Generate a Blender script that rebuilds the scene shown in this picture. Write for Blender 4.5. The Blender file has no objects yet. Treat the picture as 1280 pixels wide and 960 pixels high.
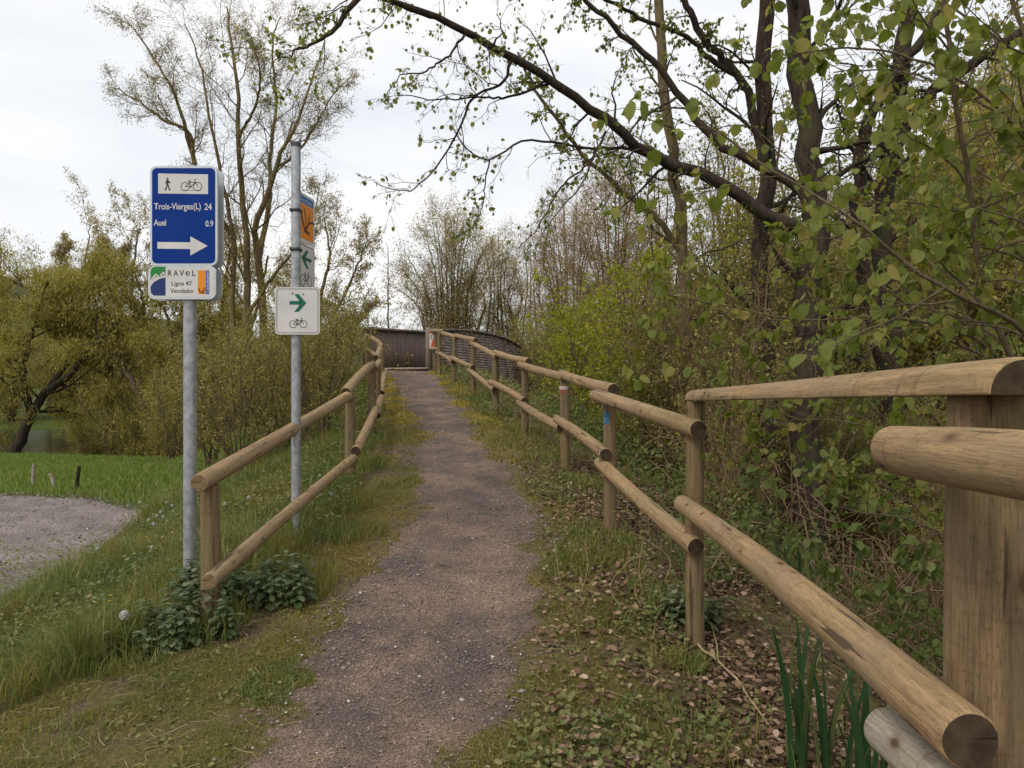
import bpy, math, random
import numpy as np
from mathutils import Vector, Matrix

random.seed(7)
RNG = np.random.default_rng(11)
scene = bpy.context.scene
COL = scene.collection
R = math.radians
CAMZ = 1.5
F = 950.0

# ------------------------------------------------------------------ camera
cam_data = bpy.data.cameras.new("camera")
cam = bpy.data.objects.new("camera", cam_data)
COL.objects.link(cam)
cam.location = (0, 0, CAMZ)
cam.rotation_euler = (R(90), 0, 0)
cam_data.sensor_width = 36
cam_data.lens = 36 * F / 1280
cam_data.clip_start = 0.05
cam_data.clip_end = 3000
scene.camera = cam

# ------------------------------------------------------------------ world, sun, exposure
SUN_EL, SUN_AZ = 48.0, 215.0
world = bpy.data.worlds.new("World")
scene.world = world
world.use_nodes = True
wn, wl = world.node_tree.nodes, world.node_tree.links
wn.clear()
w_out = wn.new("ShaderNodeOutputWorld")
w_bg = wn.new("ShaderNodeBackground")
w_bg.inputs["Strength"].default_value = 0.12
sky = wn.new("ShaderNodeTexSky")
sky.sky_type = 'NISHITA'
sky.sun_disc = False
sky.sun_elevation = R(SUN_EL)
sky.sun_rotation = R(SUN_AZ)
sky.dust_density = 4.0
tc = wn.new("ShaderNodeTexCoord")
mp = wn.new("ShaderNodeMapping")
mp.inputs["Scale"].default_value = (1.2, 1.2, 4.0)
nz = wn.new("ShaderNodeTexNoise")
nz.inputs["Scale"].default_value = 1.6
nz.inputs["Detail"].default_value = 5.0
nz.inputs["Roughness"].default_value = 0.55
rp = wn.new("ShaderNodeValToRGB")
rp.color_ramp.elements[0].position = 0.34
rp.color_ramp.elements[0].color = (6.5, 6.8, 7.25, 1)
rp.color_ramp.elements[1].position = 0.66
rp.color_ramp.elements[1].color = (8.4, 8.25, 8.1, 1)
mx = wn.new("ShaderNodeMixRGB")
mx.inputs[0].default_value = 0.90
wl.new(tc.outputs["Generated"], mp.inputs["Vector"])
wl.new(mp.outputs[0], nz.inputs["Vector"])
wl.new(nz.outputs["Fac"], rp.inputs["Fac"])
wl.new(sky.outputs[0], mx.inputs[1])
wl.new(rp.outputs[0], mx.inputs[2])
wl.new(mx.outputs[0], w_bg.inputs["Color"])
wl.new(w_bg.outputs[0], w_out.inputs["Surface"])

sun_data = bpy.data.lights.new("sun", 'SUN')
sun_data.energy = 1.5
sun_data.angle = R(16)
sun_data.color = (1.0, 0.93, 0.84)
sun = bpy.data.objects.new("sun", sun_data)
COL.objects.link(sun)
# sun stands behind and to the left of the camera
sd = Vector((-0.55, -0.62, 0.85)).normalized()
sun.rotation_euler = sd.to_track_quat('Z', 'Y').to_euler()

scene.view_settings.view_transform = 'Standard'
scene.view_settings.look = 'None'
scene.view_settings.exposure = 0.20
scene.view_settings.gamma = 1.0
scene.cycles.max_bounces = 6
scene.cycles.diffuse_bounces = 3
scene.cycles.transmission_bounces = 4
scene.cycles.transparent_max_bounces = 4

# ------------------------------------------------------------------ small helpers
def W(px, py, d):
    """point seen at pixel (px,py) of the 1280x960 photograph, d metres in front of the camera"""
    return np.array([(px - 640) / F * d, d, CAMZ + (480 - py) / F * d])

def tag(o, label=None, cat=None, group=None, kind=None):
    if label: o["label"] = label
    if cat: o["category"] = cat
    if group: o["group"] = group
    if kind: o["kind"] = kind
    return o

def empty(name, loc, rz=0.0):
    o = bpy.data.objects.new(name, None)
    o.empty_display_size = 0.2
    COL.objects.link(o)
    o.location = loc
    o.rotation_euler = (0, 0, rz)
    return o

def link(name, me, parent=None, loc=(0, 0, 0)):
    o = bpy.data.objects.new(name, me)
    COL.objects.link(o)
    if parent is not None: o.parent = parent
    o.location = loc
    return o

def mesh_np(name, V, faces, mats, smooth=False, midx=None):
    """V (N,3); faces: list of int arrays (M,k) of any k"""
    me = bpy.data.meshes.new(name)
    V = np.asarray(V, dtype=np.float32).reshape(-1, 3)
    loops, starts, totals = [], [], []
    off = 0
    for f in faces:
        f = np.asarray(f, dtype=np.int32)
        if len(f) == 0: continue
        m, k = f.shape
        loops.append(f.ravel())
        starts.append(off + np.arange(m) * k)
        totals.append(np.full(m, k))
        off += m * k
    loops = np.concatenate(loops).astype(np.int32)
    starts = np.concatenate(starts).astype(np.int32)
    totals = np.concatenate(totals).astype(np.int32)
    me.vertices.add(len(V)); me.vertices.foreach_set("co", V.ravel())
    me.loops.add(len(loops)); me.loops.foreach_set("vertex_index", loops)
    me.polygons.add(len(starts)); me.polygons.foreach_set("loop_start", starts)
    me.polygons.foreach_set("loop_total", totals)
    if smooth: me.polygons.foreach_set("use_smooth", np.ones(len(starts), dtype=bool))
    if not isinstance(mats, (list, tuple)): mats = [mats]
    for m in mats: me.materials.append(m)
    if midx is not None: me.polygons.foreach_set("material_index", np.asarray(midx, dtype=np.int32))
    me.update(calc_edges=True)
    return me

class MB:
    """collects pieces for one mesh"""
    def __init__(s): s.v = []; s.f = {}; s.n = 0
    def add(s, V, *Fs):
        V = np.asarray(V, dtype=float).reshape(-1, 3)
        for f in Fs:
            f = np.asarray(f, dtype=int)
            if len(f): s.f.setdefault(f.shape[1], []).append(f + s.n)
        s.v.append(V); s.n += len(V)
    def build(s, name, mats, parent=None, loc=(0, 0, 0), smooth=False):
        if not s.n: return None
        me = mesh_np(name, np.concatenate(s.v), [np.concatenate(s.f[k]) for k in s.f], mats, smooth)
        return link(name, me, parent, loc)
    def box(s, c, d, rz=0.0, taper=0.0):
        x, y, z = d[0] / 2, d[1] / 2, d[2] / 2
        V = np.array([[-x, -y, -z], [x, -y, -z], [x, y, -z], [-x, y, -z], [-x, -y, z], [x, -y, z], [x, y, z], [-x, y, z]])
        if rz:
            cr, sr = math.cos(rz), math.sin(rz)
            V = np.stack([V[:, 0] * cr - V[:, 1] * sr, V[:, 0] * sr + V[:, 1] * cr, V[:, 2]], 1)
        s.add(V + np.array(c), [[0, 3, 2, 1], [4, 5, 6, 7], [0, 1, 5, 4], [1, 2, 6, 5], [2, 3, 7, 6], [3, 0, 4, 7]])

# value noise
def _h(ix, iy, seed):
    n = (ix.astype(np.int64) * 374761393 + iy.astype(np.int64) * 668265263 + seed * 1442695041) & 0x7fffffff
    n = ((n ^ (n >> 13)) * 1274126177) & 0x7fffffff
    n = (n ^ (n >> 16)) & 0xffff
    return n / 65535.0
def vnoise(x, y, scale=1.0, seed=0):
    x = np.asarray(x, float) * scale; y = np.asarray(y, float) * scale
    ix = np.floor(x); iy = np.floor(y)
    fx = x - ix; fy = y - iy
    fx = fx * fx * (3 - 2 * fx); fy = fy * fy * (3 - 2 * fy)
    a = _h(ix, iy, seed); b = _h(ix + 1, iy, seed); c = _h(ix, iy + 1, seed); d = _h(ix + 1, iy + 1, seed)
    return (a * (1 - fx) + b * fx) * (1 - fy) + (c * (1 - fx) + d * fx) * fy
def fbm(x, y, scale=1.0, seed=0, oct=3):
    t = 0; a = 0.5; n = 0
    for i in range(oct):
        t = t + a * vnoise(x, y, scale * 2 ** i, seed + i * 17); n += a; a *= 0.5
    return t / n
def sstep(a, b, x):
    t = np.clip((np.asarray(x, float) - a) / (b - a), 0, 1)
    return t * t * (3 - 2 * t)

# ------------------------------------------------------------------ terrain
_PY = [-30, 0, 2.9, 3.65, 5, 6.6, 9.9, 12, 14.2, 16.4, 18.6, 20.8, 24, 45, 80, 400]
_PZ = [-1.55, -1.52, -1.45, -1.40, -1.17, -0.98, -0.64, -0.48, -0.20, 0.08, 0.27, 0.40, 0.42, -0.9, -1.2, -1.5]
_CY = [-30, 0, 2.9, 3.65, 5, 6.6, 9.9, 13.4, 15.6, 19, 22, 30, 400]
_CX = [-1.5, -0.66, -0.59, -0.50, -0.32, -0.38, -0.80, -1.41, -1.94, -2.62, -3.0, -3.0, -3.0]
def smooth_interp(y, Y, Z):
    e = 0.35
    return (np.interp(y - e, Y, Z) + np.interp(y, Y, Z) * 2 + np.interp(y + e, Y, Z)) / 4
def prof(y): return smooth_interp(np.asarray(y, float), _PY, _PZ) + CAMZ
def cx(y): return smooth_interp(np.asarray(y, float), _CY, _CX)

def track_u(x, y):
    """signed distance-like value for the gravel track at the left: >0 inside"""
    # circular bend: the track comes from the left front and turns away left
    dx = np.maximum(x + 10.0, 0) / 6.25; dy = np.abs(y - 5.0) / 6.4
    dd = (1 - (dx ** 2.8 + dy ** 2.8) ** (1 / 2.8)) * 6.2
    return dd + 0.25 * (fbm(x, y, 1.2, 5) - 0.5)

def H(x, y):
    x = np.asarray(x, float); y = np.asarray(y, float)
    P = prof(y); s = x - cx(y)
    # left side
    field = -1.62 + CAMZ - 0.25 * sstep(10, 20, y) + 0.0 * x
    wl_ = 1.6 + 1.6 * np.clip(P - field, 0, 2)
    tl = sstep(0, 1, (-s - 1.15) / wl_)
    h = P * (1 - tl) + field * tl
    # river beyond the meadow
    riv = sstep(19.5, 22.5, y + 0.25 * (x + 12)) * (1 - sstep(37, 41, y)) * sstep(-4.5, -8.5, x)
    h = h - riv * 1.0
    far_l = sstep(38, 60, y) * sstep(-3, -12, x)
    h = h + far_l * 0.6
    # right side: bank down to a brook, then a wooded slope
    low = -2.7 + CAMZ
    tr = sstep(0, 1, (s - 1.35) / (3.6 + 1.2 * np.clip(P - 0.3, 0, 2)))
    hr = P * (1 - tr) + low * tr
    near_bank = -0.10 * sstep(0.7, 1.5, s) * (1 - tr)
    hr = hr + near_bank
    brook = np.exp(-((x - (6.3 + 0.05 * y)) / 1.3) ** 2) * 0.55
    hr = hr - brook
    slope = np.clip(x - 10.5, 0, 60)
    hr = hr + slope * 0.72 * sstep(-5, 12, y) * (1 - 0.45 * sstep(60, 200, y)) * sstep(0, 6, slope)
    h = np.where(s > 0, hr, h)
    h = h + 0.10 * (fbm(x, y, 0.5, 3) - 0.5) * sstep(0.8, 2.2, np.abs(s)) + 0.03 * (fbm(x, y, 3.0, 9) - 0.5) * sstep(0.4, 0.9, np.abs(s))
    h = h + 0.012 * (fbm(x, y, 5.0, 4) - 0.5)
    return h

def path_hw(y):   # half-width of the worn gravel
    return np.interp(y, [0, 2.9, 4, 5, 6.6, 10, 14, 19, 22], [0.40, 0.39, 0.48, 0.50, 0.42, 0.40, 0.45, 0.58, 0.75])
def path_in(x, y):
    s = x - cx(y)
    e = 0.36 * (fbm(x, y, 1.8, 21) - 0.5) + 0.34 * (fbm(x, y, 7, 22) - 0.5)
    return path_hw(y) + e - np.abs(s)

# ------------------------------------------------------------------ materials
def new_mat(name):
    m = bpy.data.materials.new(name); m.use_nodes = True
    nt = m.node_tree; nt.nodes.clear()
    return m, nt.nodes, nt.links

def ramp(n, cols, interp='LINEAR'):
    r = n.new("ShaderNodeValToRGB"); cr = r.color_ramp; cr.interpolation = interp
    while len(cr.elements) < len(cols): cr.elements.new(0.5)
    for e, (p, c) in zip(cr.elements, cols):
        e.position = p; e.color = (*c, 1)
    return r

def noise(n, l, src, scale, detail=4, rough=0.55, vscale=None):
    t = n.new("ShaderNodeTexNoise"); t.inputs["Scale"].default_value = scale
    t.inputs["Detail"].default_value = detail; t.inputs["Roughness"].default_value = rough
    if vscale:
        m = n.new("ShaderNodeMapping"); m.inputs["Scale"].default_value = vscale
        l.new(src, m.inputs["Vector"]); l.new(m.outputs[0], t.inputs["Vector"])
    else: l.new(src, t.inputs["Vector"])
    return t

def mixc(n, l, fac, a, b, mode='MIX'):
    m = n.new("ShaderNodeMixRGB"); m.blend_type = mode
    for i, v in ((0, fac), (1, a), (2, b)):
        if isinstance(v, (int, float)): m.inputs[i].default_value = v
        elif isinstance(v, tuple): m.inputs[i].default_value = (*v, 1)
        else: l.new(v, m.inputs[i])
    return m.outputs[0]

def leaf_mat(name, cols, trans=0.35, rough=0.55, patch=None):
    """foliage: each leaf its own tone, light passing through"""
    m, n, l = new_mat(name)
    out = n.new("ShaderNodeOutputMaterial")
    g = n.new("ShaderNodeNewGeometry")
    r = ramp(n, cols); l.new(g.outputs["Random Per Island"], r.inputs["Fac"])
    c = r.outputs[0]
    tcn = n.new("ShaderNodeTexCoord")
    if patch:
        ns = noise(n, l, tcn.outputs["Object"], patch[0], 3)
        rr = ramp(n, [(0.4, (0, 0, 0)), (0.62, (1, 1, 1))]); l.new(ns.outputs["Fac"], rr.inputs["Fac"])
        c = mixc(n, l, rr.outputs[0], c, patch[1])
    b = n.new("ShaderNodeBsdfPrincipled"); b.inputs["Roughness"].default_value = rough
    b.inputs["Specular IOR Level"].default_value = 0.25
    l.new(c, b.inputs["Base Color"])
    t = n.new("ShaderNodeBsdfTranslucent")
    hs = n.new("ShaderNodeHueSaturation"); hs.inputs["Value"].default_value = 1.25; hs.inputs["Saturation"].default_value = 1.1
    l.new(c, hs.inputs["Color"]); l.new(hs.outputs[0], t.inputs["Color"])
    mxs = n.new("ShaderNodeMixShader"); mxs.inputs[0].default_value = trans
    l.new(b.outputs[0], mxs.inputs[1]); l.new(t.outputs[0], mxs.inputs[2]); l.new(mxs.outputs[0], out.inputs["Surface"])
    return m

def bark_mat(name, c1, c2, c3=None, scale=6, bump=0.5):
    m, n, l = new_mat(name)
    out = n.new("ShaderNodeOutputMaterial"); b = n.new("ShaderNodeBsdfPrincipled")
    tcn = n.new("ShaderNodeTexCoord")
    a = noise(n, l, tcn.outputs["Object"], scale, 6, 0.65, (3, 3, 0.8))
    r = ramp(n, [(0.35, c1), (0.65, c2)]); l.new(a.outputs["Fac"], r.inputs["Fac"]); c = r.outputs[0]
    if c3:
        a2 = noise(n, l, tcn.outputs["Object"], 1.7, 4)
        r2 = ramp(n, [(0.5, (0, 0, 0)), (0.68, (1, 1, 1))]); l.new(a2.outputs["Fac"], r2.inputs["Fac"])
        c = mixc(n, l, r2.outputs[0], c, c3)
    l.new(c, b.inputs["Base Color"]); b.inputs["Roughness"].default_value = 0.9
    b.inputs["Specular IOR Level"].default_value = 0.15
    bp = n.new("ShaderNodeBump"); bp.inputs["Strength"].default_value = bump; bp.inputs["Distance"].default_value = 0.02
    l.new(a.outputs["Fac"], bp.inputs["Height"]); l.new(bp.outputs[0], b.inputs["Normal"])
    l.new(b.outputs[0], out.inputs["Surface"])
    return m

def wood_mat(name, light, dark, grey, long_axis='Z', knots=True, moss=0.0):
    """round-milled pine: grain along the log, knots, cracks and weathering"""
    m, n, l = new_mat(name)
    out = n.new("ShaderNodeOutputMaterial"); b = n.new("ShaderNodeBsdfPrincipled")
    tcn = n.new("ShaderNodeTexCoord"); oi = n.new("ShaderNodeObjectInfo")
    add = n.new("ShaderNodeVectorMath"); add.operation = 'ADD'
    sc_ = n.new("ShaderNodeVectorMath"); sc_.operation = 'SCALE'; sc_.inputs[3].default_value = 1.0
    cmb = n.new("ShaderNodeCombineXYZ"); mul = n.new("ShaderNodeMath"); mul.operation = 'MULTIPLY'; mul.inputs[1].default_value = 37.0
    l.new(oi.outputs["Random"], mul.inputs[0]); l.new(mul.outputs[0], cmb.inputs[0]); l.new(mul.outputs[0], cmb.inputs[2])
    l.new(tcn.outputs["Object"], add.inputs[0]); l.new(cmb.outputs[0], add.inputs[1])
    v = add.outputs[0]
    grain = noise(n, l, v, 60, 5, 0.6, (1, 1, 0.045))
    blot = noise(n, l, v, 7, 4, 0.6, (1, 1, 0.45))
    fine = noise(n, l, v, 160, 3, 0.6, (1, 1, 0.10))
    r = ramp(n, [(0.30, dark), (0.62, light)]); l.new(grain.outputs["Fac"], r.inputs["Fac"])
    c = r.outputs[0]
    fg = noise(n, l, v, 330, 4, 0.7, (1, 1, 0.05)); rf_ = ramp(n, [(0.36, (.55, .53, .50)), (0.52, (1, 1, 1)), (0.72, (1.22, 1.2, 1.18))]); l.new(fg.outputs["Fac"], rf_.inputs["Fac"])
    c = mixc(n, l, 0.8, c, rf_.outputs[0], 'MULTIPLY')
    sp = noise(n, l, v, 85, 5, 0.75, (1, 1, 0.7)); rs_ = ramp(n, [(0.34, (.50, .47, .43)), (0.46, (1, 1, 1))]); l.new(sp.outputs["Fac"], rs_.inputs["Fac"])
    c = mixc(n, l, 0.7, c, rs_.outputs[0], 'MULTIPLY')
    rb = ramp(n, [(0.42, (0, 0, 0)), (0.70, (1, 1, 1))]); l.new(blot.outputs["Fac"], rb.inputs["Fac"])
    mb_ = n.new("ShaderNodeMath"); mb_.operation = 'MULTIPLY'; mb_.inputs[1].default_value = 0.7
    l.new(rb.outputs[0], mb_.inputs[0]); c = mixc(n, l, mb_.outputs[0], c, grey)
    if moss > 0:
        ms = noise(n, l, v, 3.3, 4, 0.6, (1, 1, 0.5))
        rm = ramp(n, [(0.45, (0, 0, 0)), (0.7, (moss, moss, moss))]); l.new(ms.outputs["Fac"], rm.inputs["Fac"])
        c = mixc(n, l, rm.outputs[0], c, (0.15, 0.16, 0.05))
    if knots:
        vo = n.new("ShaderNodeTexVoronoi"); vo.inputs["Scale"].default_value = 8.5
        mp_ = n.new("ShaderNodeMapping"); mp_.inputs["Scale"].default_value = (1.5, 1.5, 0.8)
        l.new(v, mp_.inputs["Vector"]); l.new(mp_.outputs[0], vo.inputs["Vector"])
        rk = ramp(n, [(0.08, (.95, .95, .95)), (0.15, (0.4, 0.4, 0.4)), (0.27, (0, 0, 0))]); l.new(vo.outputs["Distance"], rk.inputs["Fac"])
        rings_ = noise(n, l, v, 9, 3, 0.6, (0.35, 0.35, 3.2))      # cross-grain rings left by the milling knives and branch whorls
        rr_ = ramp(n, [(0.60, (0, 0, 0)), (0.66, (.55, .55, .55)), (0.72, (.1, .1, .1))]); l.new(rings_.outputs["Fac"], rr_.inputs["Fac"])
        c = mixc(n, l, rr_.outputs[0], c, (0.12, 0.072, 0.035))
        c = mixc(n, l, rk.outputs[0], c, (0.085, 0.045, 0.020))
    crk = noise(n, l, v, 34, 3, 0.55, (1, 1, 0.05))
    rc = ramp(n, [(0.335, (1, 1, 1)), (0.36, (0, 0, 0))]); l.new(crk.outputs["Fac"], rc.inputs["Fac"])
    mc_ = n.new("ShaderNodeMath"); mc_.operation = 'MULTIPLY'; mc_.inputs[1].default_value = 0.75
    l.new(rc.outputs[0], mc_.inputs[0]); c = mixc(n, l, mc_.outputs[0], c, (0.035, 0.024, 0.015))
    l.new(c, b.inputs["Base Color"]); b.inputs["Roughness"].default_value = 0.78
    b.inputs["Specular IOR Level"].default_value = 0.25
    bp = n.new("ShaderNodeBump"); bp.inputs["Strength"].default_value = 0.35; bp.inputs["Distance"].default_value = 0.004
    l.new(fine.outputs["Fac"], bp.inputs["Height"]); l.new(bp.outputs[0], b.inputs["Normal"])
    l.new(b.outputs[0], out.inputs["Surface"])
    return m

def plain(name, col, rough=0.6, metal=0.0, var=0.0, vs=20, spec=0.4):
    m, n, l = new_mat(name)
    out = n.new("ShaderNodeOutputMaterial"); b = n.new("ShaderNodeBsdfPrincipled")
    b.inputs["Roughness"].default_value = rough; b.inputs["Metallic"].default_value = metal
    b.inputs["Specular IOR Level"].default_value = spec
    if var:
        tcn = n.new("ShaderNodeTexCoord")
        a = noise(n, l, tcn.outputs["Object"], vs, 5, 0.6)
        lo = tuple(x * (1 - var) for x in col); hi = tuple(min(1, x * (1 + var)) for x in col)
        r = ramp(n, [(0.3, lo), (0.7, hi)]); l.new(a.outputs["Fac"], r.inputs["Fac"]); l.new(r.outputs[0], b.inputs["Base Color"])
    else: b.inputs["Base Color"].default_value = (*col, 1)
    l.new(b.outputs[0], out.inputs["Surface"])
    return m

def end_mat(name, c1, c2):
    """sawn log end: growth rings and drying cracks round the heart"""
    m, n, l = new_mat(name)
    out = n.new("ShaderNodeOutputMaterial"); b = n.new("ShaderNodeBsdfPrincipled")
    tcn = n.new("ShaderNodeTexCoord"); v = tcn.outputs["Object"]
    mp_ = n.new("ShaderNodeMapping"); mp_.inputs["Scale"].default_value = (1, 1, 0); mp_.inputs["Location"].default_value = (.006, -.004, 0)
    l.new(v, mp_.inputs["Vector"])
    wv = n.new("ShaderNodeTexWave"); wv.wave_type = 'RINGS'; wv.rings_direction = 'SPHERICAL'; wv.inputs["Scale"].default_value = 95
    wv.inputs["Distortion"].default_value = 1.6; wv.inputs["Detail"].default_value = 2; l.new(mp_.outputs[0], wv.inputs["Vector"])
    c = mixc(n, l, wv.outputs["Fac"], c2, c1)
    ns = noise(n, l, v, 28, 4, .6); r = ramp(n, [(.35, (.55, .55, .55)), (.65, (1.1, 1.1, 1.1))]); l.new(ns.outputs["Fac"], r.inputs["Fac"])
    c = mixc(n, l, 1.0, c, r.outputs[0], 'MULTIPLY')
    gr = n.new("ShaderNodeTexGradient"); gr.gradient_type = 'RADIAL'; l.new(mp_.outputs[0], gr.inputs["Vector"])
    n1 = n.new("ShaderNodeTexNoise"); n1.noise_dimensions = '1D'; n1.inputs["Scale"].default_value = 11; n1.inputs["Detail"].default_value = 1; l.new(gr.outputs["Fac"], n1.inputs["W"])
    rc = ramp(n, [(.30, (.8, .8, .8)), (.34, (0, 0, 0))]); l.new(n1.outputs["Fac"], rc.inputs["Fac"])
    c = mixc(n, l, rc.outputs[0], c, (.012, .009, .007))
    l.new(c, b.inputs["Base Color"]); b.inputs["Roughness"].default_value = .92; b.inputs["Specular IOR Level"].default_value = .15
    l.new(b.outputs[0], out.inputs["Surface"]); return m

# ground: soil, moss and leaf mould in patches
def ground_mat():
    m, n, l = new_mat("soil_and_moss")
    out = n.new("ShaderNodeOutputMaterial"); b = n.new("ShaderNodeBsdfPrincipled")
    tcn = n.new("ShaderNodeTexCoord"); v = tcn.outputs["Object"]
    a = noise(n, l, v, 35, 6, 0.7)
    r = ramp(n, [(0.3, (0.045, 0.032, 0.021)), (0.5, (0.12, 0.088, 0.058)), (0.7, (0.24, 0.18, 0.125))]); l.new(a.outputs["Fac"], r.inputs["Fac"])
    a2 = noise(n, l, v, 2.2, 8, 0.75)
    r2 = ramp(n, [(0.44, (0, 0, 0)), (0.53, (.85, .85, .85))]); l.new(a2.outputs["Fac"], r2.inputs["Fac"])
    a3 = noise(n, l, v, 60, 4, 0.7)
    r3 = ramp(n, [(0.3, (0.075, 0.065, 0.022)), (0.7, (0.20, 0.165, 0.06))]); l.new(a3.outputs["Fac"], r3.inputs["Fac"])
    c = mixc(n, l, r2.outputs[0], r.outputs[0], r3.outputs[0])
    # the open meadow at the left is green all over
    sx = n.new("ShaderNodeSeparateXYZ"); l.new(v, sx.inputs[0])
    mr = n.new("ShaderNodeMapRange"); mr.inputs[1].default_value = -3.0; mr.inputs[2].default_value = -4.5; l.new(sx.outputs[0], mr.inputs[0])
    c = mixc(n, l, mr.outputs[0], c, (0.07, 0.095, 0.025))
    l.new(c, b.inputs["Base Color"]); b.inputs["Roughness"].default_value = 0.95; b.inputs["Specular IOR Level"].default_value = 0.1
    bp = n.new("ShaderNodeBump"); bp.inputs["Strength"].default_value = 0.9; bp.inputs["Distance"].default_value = 0.02
    l.new(a.outputs["Fac"], bp.inputs["Height"]); l.new(bp.outputs[0], b.inputs["Normal"])
    l.new(b.outputs[0], out.inputs["Surface"]); return m

def gravel_mat(name, cols, moss=True, grit=220):
    m, n, l = new_mat(name)
    out = n.new("ShaderNodeOutputMaterial"); b = n.new("ShaderNodeBsdfPrincipled")
    tcn = n.new("ShaderNodeTexCoord"); v = tcn.outputs["Object"]
    a = noise(n, l, v, 2.2, 6, 0.65)
    r = ramp(n, cols); l.new(a.outputs["Fac"], r.inputs["Fac"])
    vo = n.new("ShaderNodeTexVoronoi"); vo.inputs["Scale"].default_value = grit; l.new(v, vo.inputs["Vector"])
    hsv = n.new("ShaderNodeSeparateColor"); l.new(vo.outputs["Color"], hsv.inputs[0])
    rg = ramp(n, [(0.0, (0.38, 0.38, 0.40)), (0.55, (0.8, 0.8, 0.8)), (0.92, (1.2, 1.17, 1.15)), (1.0, (2.1, 2.05, 2.0))]); l.new(hsv.outputs[0], rg.inputs["Fac"])
    c = mixc(n, l, 0.85, r.outputs[0], rg.outputs[0], 'MULTIPLY')
    vo2 = n.new("ShaderNodeTexVoronoi"); vo2.inputs["Scale"].default_value = grit * 0.33; l.new(v, vo2.inputs["Vector"])
    s2 = n.new("ShaderNodeSeparateColor"); l.new(vo2.outputs["Color"], s2.inputs[0])
    rg2 = ramp(n, [(0.0, (0.62, 0.62, 0.65)), (0.8, (1.05, 1.03, 1.0)), (1.0, (1.35, 1.3, 1.28))]); l.new(s2.outputs[1], rg2.inputs["Fac"])
    c = mixc(n, l, 0.6, c, rg2.outputs[0], 'MULTIPLY')
    if moss:
        am = noise(n, l, v, 3.2, 5, 0.7)
        rm = ramp(n, [(0.60, (0, 0, 0)), (0.70, (1, 1, 1))]); l.new(am.outputs["Fac"], rm.inputs["Fac"])
        c = mixc(n, l, rm.outputs[0], c, (0.085, 0.07, 0.045))
    l.new(c, b.inputs["Base Color"]); b.inputs["Roughness"].default_value = 0.9; b.inputs["Specular IOR Level"].default_value = 0.2
    bp = n.new("ShaderNodeBump"); bp.inputs["Strength"].default_value = 0.9; bp.inputs["Distance"].default_value = 0.006
    l.new(vo.outputs["Distance"], bp.inputs["Height"])
    bp2 = n.new("ShaderNodeBump"); bp2.inputs["Strength"].default_value = 0.8; bp2.inputs["Distance"].default_value = 0.012
    l.new(vo2.outputs["Distance"], bp2.inputs["Height"]); l.new(bp.outputs[0], bp2.inputs["Normal"])
    l.new(bp2.outputs[0], b.inputs["Normal"])
    l.new(b.outputs[0], out.inputs["Surface"]); return m

def water_mat():
    m, n, l = new_mat("river_water")
    out = n.new("ShaderNodeOutputMaterial"); b = n.new("ShaderNodeBsdfPrincipled")
    b.inputs["Base Color"].default_value = (0.018, 0.017, 0.012, 1); b.inputs["Roughness"].default_value = 0.12; b.inputs["Specular IOR Level"].default_value = 0.35
    tcn = n.new("ShaderNodeTexCoord"); a = noise(n, l, tcn.outputs["Object"], 2.5, 4)
    bp = n.new("ShaderNodeBump"); bp.inputs["Strength"].default_value = 0.25; bp.inputs["Distance"].default_value = 0.05
    l.new(a.outputs["Fac"], bp.inputs["Height"]); l.new(bp.outputs[0], b.inputs["Normal"])
    l.new(b.outputs[0], out.inputs["Surface"]); return m

M = {}
M['ground'] = ground_mat()
M['path'] = gravel_mat("worn_gravel", [(0.36, (0.155, 0.125, 0.108)), (0.47, (0.21, 0.158, 0.130)), (0.56, (0.29, 0.20, 0.155)), (0.68, (0.36, 0.25, 0.19))])
M['track'] = gravel_mat("track_gravel", [(0.35, (0.21, 0.18, 0.165)), (0.65, (0.33, 0.285, 0.26))], False, 120)
M['water'] = water_mat()
M['hill'] = bark_mat("wooded_hill", (0.035, 0.045, 0.018), (0.085, 0.085, 0.035), None, 0.08, 0.2)
M['wood'] = wood_mat("weathered_round_pine", (0.385, 0.255, 0.13), (0.205, 0.130, 0.066), (0.25, 0.185, 0.12), moss=0.28)
M['wood_post'] = wood_mat("weathered_post_pine", (0.245, 0.16, 0.083), (0.115, 0.076, 0.041), (0.15, 0.115, 0.075), moss=0.3)
M['wood_grey'] = wood_mat("grey_aged_pine", (0.40, 0.35, 0.27), (0.22, 0.18, 0.13), (0.33, 0.30, 0.25))
M['wood_end_pale'] = end_mat('pale_end_grain', (0.30, 0.21, 0.115), (0.17, 0.11, 0.06))
M['wood_end'] = end_mat('dark_end_grain', (0.085, 0.058, 0.036), (0.050, 0.034, 0.022))
M['steel'] = plain("galvanised_steel", (0.34, 0.355, 0.37), 0.5, 0.5, var=0.32, vs=22)
M['steel_dark'] = plain("dark_clamp_steel", (0.07, 0.07, 0.075), 0.5, 0.6)
M['rim'] = plain("aluminium_rim", (0.52, 0.55, 0.58), 0.42, 0.35, var=0.08)
M['signwhite'] = plain("sign_white_sheeting", (0.58, 0.56, 0.54), 0.45, var=0.12, vs=5)
M['signblue'] = plain("sign_blue_sheeting", (0.001, 0.030, 0.205), 0.5, var=0.10, vs=7, spec=.12)
M['signink'] = plain("sign_black_print", (0.02, 0.022, 0.03), 0.5)
M['signgreen'] = plain("sign_green_print", (0.004, 0.115, 0.075), 0.45)
M['logogreen'] = plain("logo_green_print", (0.012, 0.19, 0.03), 0.45)
M['logonavy'] = plain("logo_navy_print", (0.006, 0.022, 0.13), 0.45)
M['orange'] = plain("sign_orange_print", (0.72, 0.23, 0.008), 0.45)
M['bandblue'] = plain("sign_blue_band", (0.03, 0.12, 0.40), 0.45)
M['darkbrown'] = plain("sign_dark_brown_print", (0.10, 0.035, 0.02), 0.5)
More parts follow.
